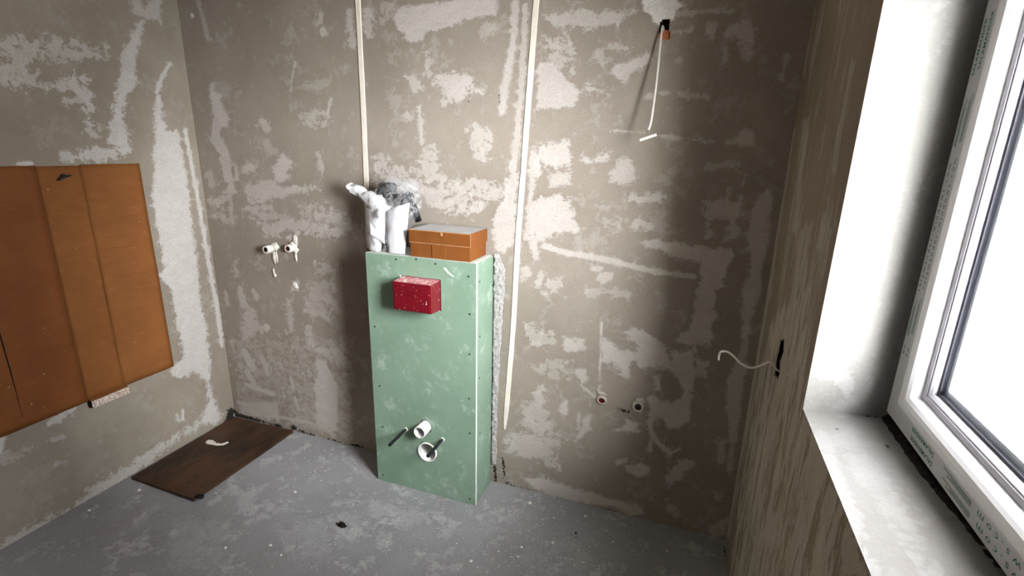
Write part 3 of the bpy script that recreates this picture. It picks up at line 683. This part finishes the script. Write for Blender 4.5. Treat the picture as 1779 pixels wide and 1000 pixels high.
# dirty gap along the bottom of the frame
def gap_dirt():
    V = []; Fc = []; n = 90
    for i in range(n+1):
        y = WY0-0.002-i*(0.62/n); h = 0.006+0.008*abs(mnoise.noise(Vector((y*40, 2, 0))))
        zb_ = 1.027; V += [(W+.150+.004*mnoise.noise(Vector((y*55, 0, 5))), y, zb_), (W+.160, y, zb_+h), (W+.176, y, zb_+h*1.1), (W+.176, y, zb_-.002)]
    for i in range(n):
        for k in range(3): Fc.append((i*4+k, i*4+k+1, i*4+k+5, i*4+k+4))
    return recalc(mesh('foam_dirt', V, Fc, M['dirt'], win))
gap_dirt()

blob('corner_dirt', PX(1617, 694, 0, W+.186), (.006, .007, .009), M['dirt'], win, seed=4, amp=.5)
for (sx, sy, sr) in ((1667,614,.0028),(1651,679,.004),(1666,724,.0055),(1618,662,.004),(1616,648,.0025)):
    blob('plaster_splash', PX(sx, sy, 0, W+.1935), (.0012, sr*.7, sr), M['white_pl'], win, seed=sx, amp=.4)

# ------------------------------------------------------------------ green boxing
TH = 0.0125
bxg = tag(empty('cistern_boxing', ((BX0+BX1)/2, -BD/2, 0)), 'tall green plasterboard boxing with pipe stubs in its front face', 'boxing')
def circ(cx, cz, r, n=32, ir=0.0, seed=0):
    return [(cx+(r+ir*mnoise.noise(Vector((math.cos(6.283*k/n)*2, math.sin(6.283*k/n)*2, seed))))*math.cos(6.2831853*k/n),
             cz+(r+ir*mnoise.noise(Vector((math.cos(6.283*k/n)*2, math.sin(6.283*k/n)*2, seed))))*math.sin(6.2831853*k/n)) for k in range(n)]
FPX, FPZ = 1.400, 0.350            # flush pipe axis
DPX, DPZ = 1.409, 0.223            # drain axis
RC = (1.303, 1.490, 0.918, 1.047)  # red cover footprint
g = 0.004
outer = [(BX0, 0.0), (BX1, 0.0), (BX1, BH), (BX0, BH)]
hole_r = [(RC[0]-g, RC[2]-g), (RC[1]+g*.4, RC[2]-g), (RC[1]+g*.4, RC[3]+g), (RC[0]-g, RC[3]+g)]
fp = outline_plate('front_panel', outer, [hole_r, circ(FPX, FPZ, 0.0345, ir=.004, seed=2), circ(DPX, DPZ, 0.0515, ir=.004, seed=5)], TH,
                   lambda u, v, d: (u, -BD+d, v), [M['green'], M['gypsum']], bxg)
box('side_panel', (BX1-TH-.001, -BD+TH+.0005, 0.002), (BX1-.001, -0.009, BH-.002), None, bxg, mats=[M['gypsum'], M['green']], fm=[0,0,0,1,0,1])
box('side_panel', (BX0+.001, -BD+TH+.0005, 0.002), (BX0+TH+.001, -0.006, BH-.002), None, bxg, mats=[M['gypsum'], M['green']], fm=[0,0,0,1,0,1])
box('top_panel', (BX0+TH+.002, -BD+TH+.0005, BH-TH-.001), (BX1-TH-.002, -0.006, BH-.001), M['topdust'], bxg)
for (sx, sy) in ((688,450),(723,450),(756.5,458),(814,480),(816,545.5),(815.5,615),(815,692),(816.5,752),(816.5,866),(651,567),(659.5,670),(664.6,741),(665,824)):
    p = PX(sx, sy, 1, -BD)
    tube('screw', [(p.x, -BD-.0012, p.z), (p.x, -BD+.004, p.z)], 0.0042, M['screw'], bxg, n=8, smooth=False)
for (sx, sy) in ((833.6,489),(856.4,494.5),(834,584),(833,656),(834,752),(854,639),(853,743)):
    p = PX(sx, sy, 0, BX1)
    tube('screw', [(BX1+.0003, min(-.016, p.y), p.z), (BX1-.004, min(-.016, p.y), p.z)], 0.0038, M['screw'], bxg, n=8, smooth=False)
tag(tube('flush_pipe', [(FPX, -BD+.10, FPZ), (FPX, -BD+.02, FPZ), (FPX, -BD-.052, FPZ), (FPX, -BD-.054, FPZ)], [.0285,.0285,.0285,.0275], M['white_pl'], bxg, n=36, hollow=.003), 'white plastic flush pipe stub')
tag(tube('drain_socket', [(DPX, -BD+.12, DPZ), (DPX, -BD+.004, DPZ), (DPX, -BD-.005, DPZ), (DPX, -BD-.007, DPZ)], [.047,.047,.048,.047], M['white_pl'], bxg, n=40, hollow=.0035), 'white plastic drain socket')
tube('drain_plug', [(DPX, -BD+.10, DPZ), (DPX, -BD+.104, DPZ)], .043, M['white_pl'], bxg, n=32)
for (bx_, bz_, L_) in ((1.300, 0.315, .135), (1.489, 0.307, .135)):
    rd = tube('threaded_rod', [(bx_, -BD+.02, bz_)]+[(bx_, -BD-.004-L_*i/44, bz_) for i in range(45)],
              [.0048]+[(.0064 if i % 2 else .0050) if i < 18 else .0076 for i in range(45)], M['black'], bxg, n=10, smooth=False)
    tube('rod_washer', [(bx_, -BD-.001, bz_), (bx_, -BD-.005, bz_)], .0105, M['gypsum'], rd, n=6, smooth=False)
# plaster scuff on the board
p = PX(779, 470, 1, -BD)
sc = [PX(x, y, 1, -BD-.0012) for x, y in ((770.5,465),(774,464.5),(779,472),(789,480.5),(787,481),(777,474))]
mesh('plaster_scuff', sc+[Vector((q.x, -BD, q.z)) for q in sc], [(0,1,2,3,4,5)]+[(i,(i+1) % 6,6+(i+1) % 6,6+i) for i in range(6)], M['plaster_w'], bxg)

# red access cover in the boxing
rcov = tag(empty('flush_access_cover', ((RC[0]+RC[1])/2, -BD, RC[2])), 'speckled dark red plastic cover sticking out of the green boxing', 'cover')
d0, d1 = -BD+.03, -BD-.074
v, f = boxgeo((RC[0], d1, RC[2]), (RC[1], d0, RC[3]))
ins = 0.004
v = [(x+(ins if x < 1.4 else -ins)*(1 if y < -BD else 0), y, z+(ins if z < 1.0 else -ins)*(1 if y < -BD else 0)) for x, y, z in v]
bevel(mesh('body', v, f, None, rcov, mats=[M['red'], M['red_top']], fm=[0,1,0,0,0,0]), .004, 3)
box('front_rib', (RC[0]+.012, d1-.0025, RC[2]+.012), (RC[1]-.012, d1+.001, RC[3]-.014), M['red'], rcov, bev=.001)

# ------------------------------------------------------------------ brown carton on the boxing
cb = tag(empty('cardboard_box', (1.45, -.10, BH)), 'orange-brown lidded carton with a grey dusty top on the boxing', 'box')
zb = BH+.0005
A = Vector((1.343, -.181, zb)); ex = Vector((1, -.012, 0)).normalized(); wx = .277; ey = Vector((-ex.y, ex.x, 0)); dy = .166
def lb(name, u0, u1, v0, v1, z0_, z1_, mat, parent, **k):
    V, Fs = boxgeo((u0, v0, z0_), (u1, v1, z1_))
    bev = k.pop('bev', 0)
    o = mesh(name, [A+ex*a+ey*b+Vector((0, 0, c-0)) for a, b, c in V], Fs, mat, parent, **k)
    return bevel(o, bev) if bev else o
HB = 0.114; HM = 0.060
lb('base', .002, wx-.002, .002, dy-.002, 0, HM+.01, M['box_side'], cb, bev=.0015)
lid = lb('lid', -.002, wx+.002, -.002, dy+.003, HM, HB, None, cb, bev=.002, mats=[M['box_side'], M['box_top']], fm=[0,1,0,0,0,0])
lb('tuck_flap', wx*.38, wx*.60, -.0012, .003, .001, HM-.004, M['box_side'], cb, bev=.0008)
lb('lid_rim', -.0026, wx+.0026, -.0028, -.0014, HM-.0005, HM+.0022, M['box_edge'], lid)
lb('lid_rim', -.0026, wx+.0026, -.0028, -.0012, HB-.003, HB+.0003, M['box_edge'], lid)
lb('corner_wear', wx+.0012, wx+.0028, -.0028, -.0005, HM, HB, M['box_edge'], lid)
lb('torn_notch', wx*.53, wx*.565, -.0036, -.0015, HB-.017, HB-.004, M['box_edge'], lid, bev=.0008)

# ------------------------------------------------------------------ crumpled bag with fittings and leaflets
def sheet_from_px(name, quad, nu, nv, yfn, mat, parent=None, origin=None, th=0.0016, amp=0.004, seed=0, freq=22):
    """quad px corners (bl, br, tr, tl); depth given by yfn(s, t)"""
    front = []
    for j in range(nv+1):
        t = j/nv
        for i in range(nu+1):
            s = i/nu
            x = (quad[0][0]*(1-s)+quad[1][0]*s)*(1-t)+(quad[3][0]*(1-s)+quad[2][0]*s)*t
            y = (quad[0][1]*(1-s)+quad[1][1]*s)*(1-t)+(quad[3][1]*(1-s)+quad[2][1]*s)*t
            q = PX(x, y, 1, yfn(s, t)); q.y += amp*mnoise.noise(Vector((q.x*freq, q.z*freq, seed)))
            front.append(q)
    N = len(front); V = front+[q+Vector((0, th, 0)) for q in front]; Fc = []
    w = nu+1
    for j in range(nv):
        for i in range(nu):
            a = j*w+i; Fc.append((a, a+1, a+w+1, a+w)); Fc.append((N+a, N+a+w, N+a+w+1, N+a+1))
    rim = [i for i in range(w)]+[j*w+nu for j in range(1, nv+1)]+[nv*w+i for i in range(nu-1, -1, -1)]+[j*w for j in range(nv-1, 0, -1)]
    for k in range(len(rim)):
        a, b = rim[k], rim[(k+1) % len(rim)]; Fc.append((a, N+a, N+b, b))
    return recalc(mesh(name, V, Fc, mat, parent, origin, smooth=True))
bag = tag(empty('plastic_bag', (1.22, -.10, BH)), 'crumpled clear plastic bag standing on the green boxing beside the carton', 'bag')
def bag_film():
    lft = [(642,441),(638,405),(637,365),(650,335),(662,318),(678,309)]; rgt = [(700,441),(706,405),(729,372),(736,340),(728,317),(709,305)]
    dep = [.045,.06,.06,.055,.045,.02]
    def lerp(arr, t):
        k = min(len(arr)-2, int(t*(len(arr)-1))); u = t*(len(arr)-1)-k
        return [arr[k][i]*(1-u)+arr[k+1][i]*u for i in range(2)] if isinstance(arr[k], tuple) else arr[k]*(1-u)+arr[k+1]*u
    nz, na = 30, 36; V = []; Fc = []
    for j in range(nz+1):
        t = j/nz; l = lerp(lft, t); r = lerp(rgt, t); d = lerp(dep, t)
        for i in range(na):
            an = 2*math.pi*i/na; s = 0.5-0.5*math.cos(an); yy = -.098-d*math.sin(an)*1.25
            q = PX(l[0]+(r[0]-l[0])*s, l[1]+(r[1]-l[1])*s, 1, -.098); dpt = Vector((0, yy+.098, 0))
            q = q+dpt
            nn = mnoise.noise_vector(q*17)*.016+mnoise.noise_vector(q*45)*.005
            q = q+nn*(0.3+0.7*t); q.z = max(q.z, BH+.0015); q.y = min(q.y, -.012)
            V.append(q)
    for j in range(nz):
        for i in range(na): Fc.append((j*na+i, j*na+(i+1) % na, (j+1)*na+(i+1) % na, (j+1)*na+i))
    Fc.append(tuple(range(na))[::-1])
    return mesh('bag_film', V, Fc, M['film'], bag, smooth=True)
bag_film()
def ear():
    path = smooth_path([PX(672, 372, 1, -.125), PX(658, 354, 1, -.12), PX(640, 343, 1, -.11), PX(624, 333, 1, -.10), PX(606, 325, 1, -.095)], 5)
    R = [.040-.024*(i/(len(path)-1))**.7 for i in range(len(path))]
    o = tube('bag_neck', path, R, M['film_w'], bag, n=20, cap=False)
    for v in o.data.vertices:
        q = Vector(v.co); v.co = q+mnoise.noise_vector(q*26)*.016+mnoise.noise_vector(q*70)*.008
    return o
ear()
sheet_from_px('bag_side', [(641,438),(662,440),(668,352),(636,362)], 10, 16, lambda s, t: -.150+.03*s*0+.03*t-.02*math.sin(s*3.1), M['film_w'], bag, th=.001, amp=.010, seed=4, freq=30)
lf = sheet_from_px('leaflet', [(675,440),(703,441),(711,352),(672,364)], 10, 14, lambda s, t: -.166+.05*t-.012*math.sin(s*3.14), M['paper'], None, origin=(1.24, -.15, BH), th=.003, amp=.003, seed=1)
tag(lf, 'wide white paper leaflet upright in the bag next to the carton', 'leaflet', 'leaflets in the plastic bag')
for v_ in lf.data.vertices: v_.co.z = max(v_.co.z, 0.0005)
lf2 = sheet_from_px('leaflet', [(642,408),(668,423),(668,356),(640,366)], 8, 10, lambda s, t: -.164+.04*t, M['paper'], None, origin=(1.16, -.15, BH+.03), th=.003, amp=.004, seed=6)
tag(lf2, 'slanting white paper leaflet in the bag under its twisted neck', 'leaflet', 'leaflets in the plastic bag')
for o_ in bag.children:
    for v_ in o_.data.vertices: v_.co.z = max(v_.co.z, 0.0012)
el = tag(empty('pipe_elbow', (1.21, -.08, BH)), 'black plastic pipe elbow inside the clear bag', 'pipe fitting')
pth = smooth_path([PX(664, 436, 1, -.075), PX(662, 400, 1, -.075), PX(660, 365, 1, -.075), PX(661, 340, 1, -.078), PX(670, 326, 1, -.082), PX(684, 326, 1, -.09)], 6)
tube('elbow_body', pth, .021, M['black'], el, n=18)
tube('collar', [PX(665, 331, 1, -.08), PX(670, 322, 1, -.08)], .026, M['black'], el, n=18)
cp = tag(empty('pipe_coupling', (1.28, -.08, BH)), 'short black coupling with a ribbed collar lying high in the bag', 'pipe fitting')
tube('coupling_body', [PX(676, 344, 1, -.088), PX(716, 342, 1, -.088)], .017, M['black'], cp, n=18)
tube('ribbed_collar', [PX(706, 342.5, 1, -.088)+Vector((.004*i, 0, 0)) for i in range(6)], [.021,.024,.021,.024,.021,.022], M['black'], cp, n=18)
tube('coupling_leg', [PX(727, 384, 1, -.050), PX(722, 368, 1, -.060), PX(713, 348, 1, -.085)], .015, M['black'], cp, n=14)

# ------------------------------------------------------------------ cardboard sheet on the side wall
cs = tag(empty('cardboard_sheet', (0.006, -.70, .458)), 'big brown creased cardboard sheet fixed to the side wall', 'cardboard')
YA, Y1, Y2, YB = -0.316, -0.559, -0.716, -1.09
ZT, ZB = 1.472, 0.4585
def cpanel(ya_, yb_, xa, xb, mat, seed, zt0=0.0, slit=None):
    ny, nz = 12, 36; Fv = []
    for j in range(nz+1):
        for i in range(ny+1):
            s = i/ny; t = j/nz; y = ya_+(yb_-ya_)*s; z = ZB+(ZT-ZB)*t
            x = xa+(xb-xa)*s+.0030*mnoise.noise(Vector((y*6, z*3, seed)))+.0012*math.sin(z*55+seed)*mnoise.noise(Vector((seed, z*9, 1)))
            e = min(s, 1-s)*abs(yb_-ya_)
            x -= .0022*math.exp(-(e/.006)**2)
            zz = z
            if j == nz: zz += zt0+.0015*mnoise.noise(Vector((y*60, seed, 0)))
            if j == 0: zz += .002*mnoise.noise(Vector((y*40, seed, 3)))
            Fv.append(Vector((max(.003, x), y, zz)))
    N = len(Fv); w = ny+1
    V = Fv+[Vector((max(.0006, q.x-.0045), q.y, q.z)) for q in Fv]; Fc = []; fm = []
    for j in range(nz):
        for i in range(ny):
            a = j*w+i; Fc.append((a, a+w, a+w+1, a+1)); Fc.append((N+a, N+a+1, N+a+w+1, N+a+w)); fm += [0, 0]
    rim = [i for i in range(w)]+[j*w+ny for j in range(1, nz+1)]+[nz*w+i for i in range(ny-1, -1, -1)]+[j*w for j in range(nz-1, 0, -1)]
    for k in range(len(rim)):
        a, b = rim[k], rim[(k+1) % len(rim)]; Fc.append((a, N+a, N+b, b)); fm.append(1)
    return recalc(mesh('sheet_panel', V, Fc, None, cs, smooth=True, mats=[mat, M['card']], fm=fm))
cpanel(YA, Y1+.0006, .012, .009, M['card'], 1.0, .001)
cpanel(Y1-.0006, Y2+.0006, .009, .008, M['card'], 2.0, -.003)
cpanel(Y2-.0006, YB, .014, .016, M['card_red'], 3.0, 0)
# slit in the far panel, horizontal scores, flap
sl = [PX(0, 578, 0, .0195), PX(22, 655, 0, .0195), PX(40, 724, 0, .0195)]
tube('slit', [Vector((.0165, -0.945, .90))]+[Vector((.0172, q.y, q.z)) for q in sl], [.0018, .0018, .0016, .0006], M['dirt'], cs, n=6)
for (a, b) in (((98,446),(152,441)),((168,434),(252,424)),((212,480),(268,470)),((180,412),(232,408))):
    qa, qb = PX(a[0], a[1], 0, .0135), PX(b[0], b[1], 0, .0135); m_ = (qa+qb)/2
    tube('score_line', [qa-Vector((.0018, 0, 0)), m_-Vector((.001, 0, 0)), qb-Vector((.0018, 0, 0))], [.0003, .0016, .0003], M['card'], cs, n=5)
fy0, fy1 = PX(155, 695, 0, .02).y, PX(221, 676, 0, .02).y
V, Fs = boxgeo((.006, fy0, .428), (.034, fy1, .462))
V = [(x, y, z+(.006 if x < .02 and z > .45 else 0)+(-.001 if x > .02 and z > .45 else 0)) for x, y, z in V]
flap = mesh('folded_flap', V, Fs, None, cs, mats=[M['card'], M['card_edge'], M['dirt']], fm=[0, 0, 2, 1, 0, 0])
def pale():
    V = []; Fc = []; n = 26
    for i in range(n+1):
        y = fy0+.004+(fy1-fy0-.010)*i/n
        for j in range(5):
            V.append((.034+.0035*abs(mnoise.noise(Vector((y*90, j*1.7, 2))))+.0005, y, .4295+.0072*j+.0015*mnoise.noise(Vector((y*70, j, 9)))))
    for i in range(n):
        for j in range(4): Fc.append((i*5+j, i*5+j+1, i*5+j+6, i*5+j+5))
    return recalc(mesh('torn_face', V, Fc, M['card_edge'], flap))
tag(pale(), 'pale torn paper face')
# small black fixing pushed through the sheet
ft = tag(empty('black_fixing', (.012, -.605, 1.42)), 'small black fixing poking out of the cardboard near its top edge', 'fixing')
a_, b_, c_ = PX(101, 313, 0, .022), PX(110, 307, 0, .020), PX(124, 304.5, 0, .018)
tube('shank', [a_, b_, (b_+c_)/2, c_], [.0035, .0062, .0042, .0025], M['black'], ft, n=8)
tube('head', [Vector((.004, b_.y, b_.z)), Vector((.026, b_.y, b_.z+.006))], [.004, .0075], M['black'], ft, n=8)

# ------------------------------------------------------------------ board on the floor
fb = tag(empty('floor_board', (.24, -.32, 0)), 'dark brown stained board lying on the floor in the corner', 'board')
cn = [(.034, -.626), (.020, -.022), (.448, -.016), (.461, -.640)]
def board():
    n = 16; top = []; bot = []
    for j in range(n+1):
        for i in range(n+1):
            s, t = i/n, j/n
            x = (cn[1][0]*(1-s)+cn[2][0]*s)*(1-t)+(cn[0][0]*(1-s)+cn[3][0]*s)*t
            y = (cn[1][1]*(1-s)+cn[2][1]*s)*(1-t)+(cn[0][1]*(1-s)+cn[3][1]*s)*t
            if i in (0, n): x += .0025*mnoise.noise(Vector((x*30, y*30, 4)))
            if j in (0, n): y += .0025*mnoise.noise(Vector((x*30, y*30, 8)))
            lift = .010*s*(0.3+0.7*t)*t
            top.append((x, y, .0135+lift+.001*mnoise.noise(Vector((x*8, y*8, 0))))); bot.append((x, y, .0005+lift))
    N = len(top); w = n+1; Fc = []
    for j in range(n):
        for i in range(n):
            a = j*w+i; Fc.append((a, a+w, a+w+1, a+1)); Fc.append((N+a, N+a+1, N+a+w+1, N+a+w))
    rim = [i for i in range(w)]+[j*w+n for j in range(1, n+1)]+[n*w+i for i in range(n-1, -1, -1)]+[j*w for j in range(n-1, 0, -1)]
    for k in range(len(rim)):
        a, b = rim[k], rim[(k+1) % len(rim)]; Fc.append((a, b, N+b, N+a))
    return recalc(mesh('board_slab', top+bot, Fc, M['board'], fb))
board()
sm = [(357,767),(362,763.5),(370,764),(376,769),(385,770),(396,766.5),(397,768),(388,772.5),(376,773),(366,771),(359,770)]
st_ = [PX(x, y, 2, .0168) for x, y in sm]; n = len(st_)
tag(mesh('plaster_smear', st_+[Vector((q.x, q.y, .012)) for q in st_], [tuple(range(n))]+[(i, (i+1) % n, n+(i+1) % n, n+i) for i in range(n)], M['plaster_w'], fb), 'white plaster smear')
q = PX(346, 862, 2, .022)
blob('dirt_clod', q, (.022, .016, .006), M['dirt'], fb, seed=3)

# ------------------------------------------------------------------ water outlets in the back wall
def outlet(loc_px, label, rad, length, plugmat, collar, group, tilt=(0, 0), pm='plaster_w'):
    p = PX(loc_px[0], loc_px[1], 1, 0)
    e = tag(empty('water_outlet', (p.x, 0, p.z)), label, 'pipe outlet', group)
    tip = Vector((p.x+tilt[0], -length, p.z+tilt[1]))
    tube('outlet_socket', [Vector((p.x, .0, p.z)), Vector((p.x, 0, p.z)).lerp(tip, .9), tip], [rad*1.05, rad, rad*.93], M[pm], e, n=22, hollow=rad*.36, mats=[M[pm], plugmat])
    d_ = (tip-Vector((p.x, 0, p.z)))
    tube('outlet_bore', [Vector((p.x, 0, p.z))+d_*.35, Vector((p.x, 0, p.z))+d_*.45], rad*.62, plugmat, e, n=16)
    for i, (dx, dz, rx, ry, rz_) in enumerate(collar):
        blob('plaster_collar', (p.x+dx, -.001, p.z+dz), (rx, ry, rz_), M[pm], e, seed=i+p.x*9, amp=.5, flat=(1, .0, -1))
    return e
outlet((473,431), 'white capped pipe stub poking out of the wall near the cardboard', .0205, .046, M['cavity'], [(.012,.010,.03,.010,.02),(.008,-.045,.012,.006,.035),(.024,-.045,.008,.005,.03),(.030,.012,.02,.006,.012)], 'water outlets of the back wall')
outlet((507,430), 'plastered pipe stub with a red plug beside the white capped stub', .020, .030, M['pipe_red'], [(.010,.018,.022,.010,.016),(.030,.038,.012,.008,.03),(.020,-.005,.02,.009,.022),(.022,-.042,.006,.005,.03)], 'water outlets of the back wall')
for px_ in ((476,472,.006,.006,.020),(478,478,.010,.006,.010),(512,495,.018,.006,.018)):
    q = PX(px_[0], px_[1], 1, 0); blob('plaster_drip', (q.x, 0, q.z), (px_[2], px_[3], px_[4]), M['plaster_w'], wall_back, seed=px_[0], amp=.5, flat=(1, .0, -1))
outlet((1046,692), 'reddish open pipe end in the wall below the thin white line', .0215, .014, M['pipe_red'], [(-.004,.022,.018,.006,.012)], 'water outlets of the back wall', tilt=(0, -.004), pm='plaster_g')
outlet((1109,704), 'round open pipe end with a dark bore nearest the room corner', .0235, .016, M['cavity'], [(.006,.026,.022,.006,.012),(-.002,-.026,.02,.004,.008)], 'water outlets of the back wall', pm='plaster_g')

# ------------------------------------------------------------------ cables
wc = tag(empty('hanging_cable', (2.26, -.02, 1.62)), 'white cable hanging from the hole in the white plaster patch', 'cable')
pth = smooth_path([Vector((PX(1152,50,1,0).x, .035, PX(1152,50,1,0).z)), PX(1151,46,1,-.012), PX(1148,70,1,-.035), PX(1144,110,1,-.065), PX(1139,155,1,-.095), PX(1133,200,1,-.12), PX(1130,216,1,-.13), PX(1126.5,226,1,-.137)], 7)
tube('cable_sheath', pth, .0037, M['wire'], wc, n=10)
tube('cable_core', [PX(1126.5,226,1,-.137), PX(1127.5,231,1,-.142), PX(1131,236.5,1,-.150)], .0013, M['grey_pl'], wc, n=8)
tube('cable_tip', [PX(1111,243.5,1,-.168), PX(1140,234,1,-.145)], .0048, M['wire'], wc, n=10)
rc_ = tag(empty('wall_cable', (2.6, -.42, .95)), 'thin white cable curling out of the slot in the window wall', 'cable')
pw = PX(1352, 643, 0, W)
pth = smooth_path([Vector((W+.03, pw.y, pw.z-.004)), PX(1352,643,0,W), PX(1345,635,1,pw.y-.006), PX(1337,628.5,1,pw.y-.01), PX(1327,632.5,1,pw.y-.014), PX(1312,638,1,pw.y-.02), PX(1299,637.5,1,pw.y-.022), PX(1286,630,1,pw.y-.02), PX(1275,619,1,pw.y-.015), PX(1265,611.5,1,pw.y-.01), PX(1254,610.5,1,pw.y-.005), PX(1250,615,1,pw.y), PX(1248.5,625,1,pw.y)], 6)
tube('cable_sheath', pth, .0033, M['wire'], rc_, n=10)

# ------------------------------------------------------------------ floor debris
db = PX(593, 912, 2, 0)
t_ = tag(empty('dark_crumb', (db.x, db.y, 0)), 'black ragged crumb lying alone on the open floor', 'debris')
blob('crumb_body', PX(595, 912, 2, .008), (.019, .012, .008), M['dirt'], t_, seed=2, amp=.5)
tube('crumb_spur', [PX(590, 911, 2, .008), PX(584, 908, 2, .004)], [.007, .002], M['dirt'], t_, n=6)
tube('crumb_spur', [PX(593, 909, 2, .010), PX(592, 904, 2, .012)], [.003, .001], M['dirt'], t_, n=6)
def crumbs():
    rnd = random.Random(11); V = []; Fc = []
    fixed = [(242,851,6),(921,873,6),(470,947,5),(392,951,4),(488,964,4),(513,854,4),(961,942,5),(906,950,4),(818,974,4),(1017,896,4),(962,899,3),(617,814,3),(1065,940,3),(900,966,3),(1159,956,4),(375,856,3),(155,886,4)]
    spots = [(x, y, s) for x, y, s in fixed]
    for _ in range(150):
        x = rnd.gauss(930, 110); y = rnd.uniform(868, 998)
        spots.append((x, y, rnd.choice((1.1, 1.3, 1.6, 2.0))))
    for _ in range(60): spots.append((rnd.uniform(330, 900), rnd.uniform(840, 998), rnd.choice((1, 1.2, 1.6))))
    for _ in range(25): spots.append((rnd.uniform(520, 640), rnd.uniform(775, 840), rnd.choice((1.2, 1.6, 2.2))))
    for x, y, s in spots:
        q = PX(x, y, 2, 0)
        if not (.02 < q.x < W-.03 and -1.3 < q.y < -.02): continue
        if BX0-.03 < q.x < BX1+.03 and q.y > -BD-.03: continue
        if q.x < .48 and q.y > -.66: continue
        r = s*.0017; n0 = len(V); k = 6
        V.append((q.x, q.y, r*.9))
        for i in range(k):
            a = 6.283*i/k; rr = r*rnd.uniform(.6, 1.25); V.append((q.x+rr*math.cos(a), q.y+rr*math.sin(a), .0002))
        for i in range(k): Fc.append((n0, n0+1+i, n0+1+(i+1) % k))
    o = mesh('plaster_crumbs', V, Fc, M['plaster_w'], None)
    return tag(o, 'white plaster crumbs scattered over the screed floor', 'crumbs', kind='stuff')
crumbs()
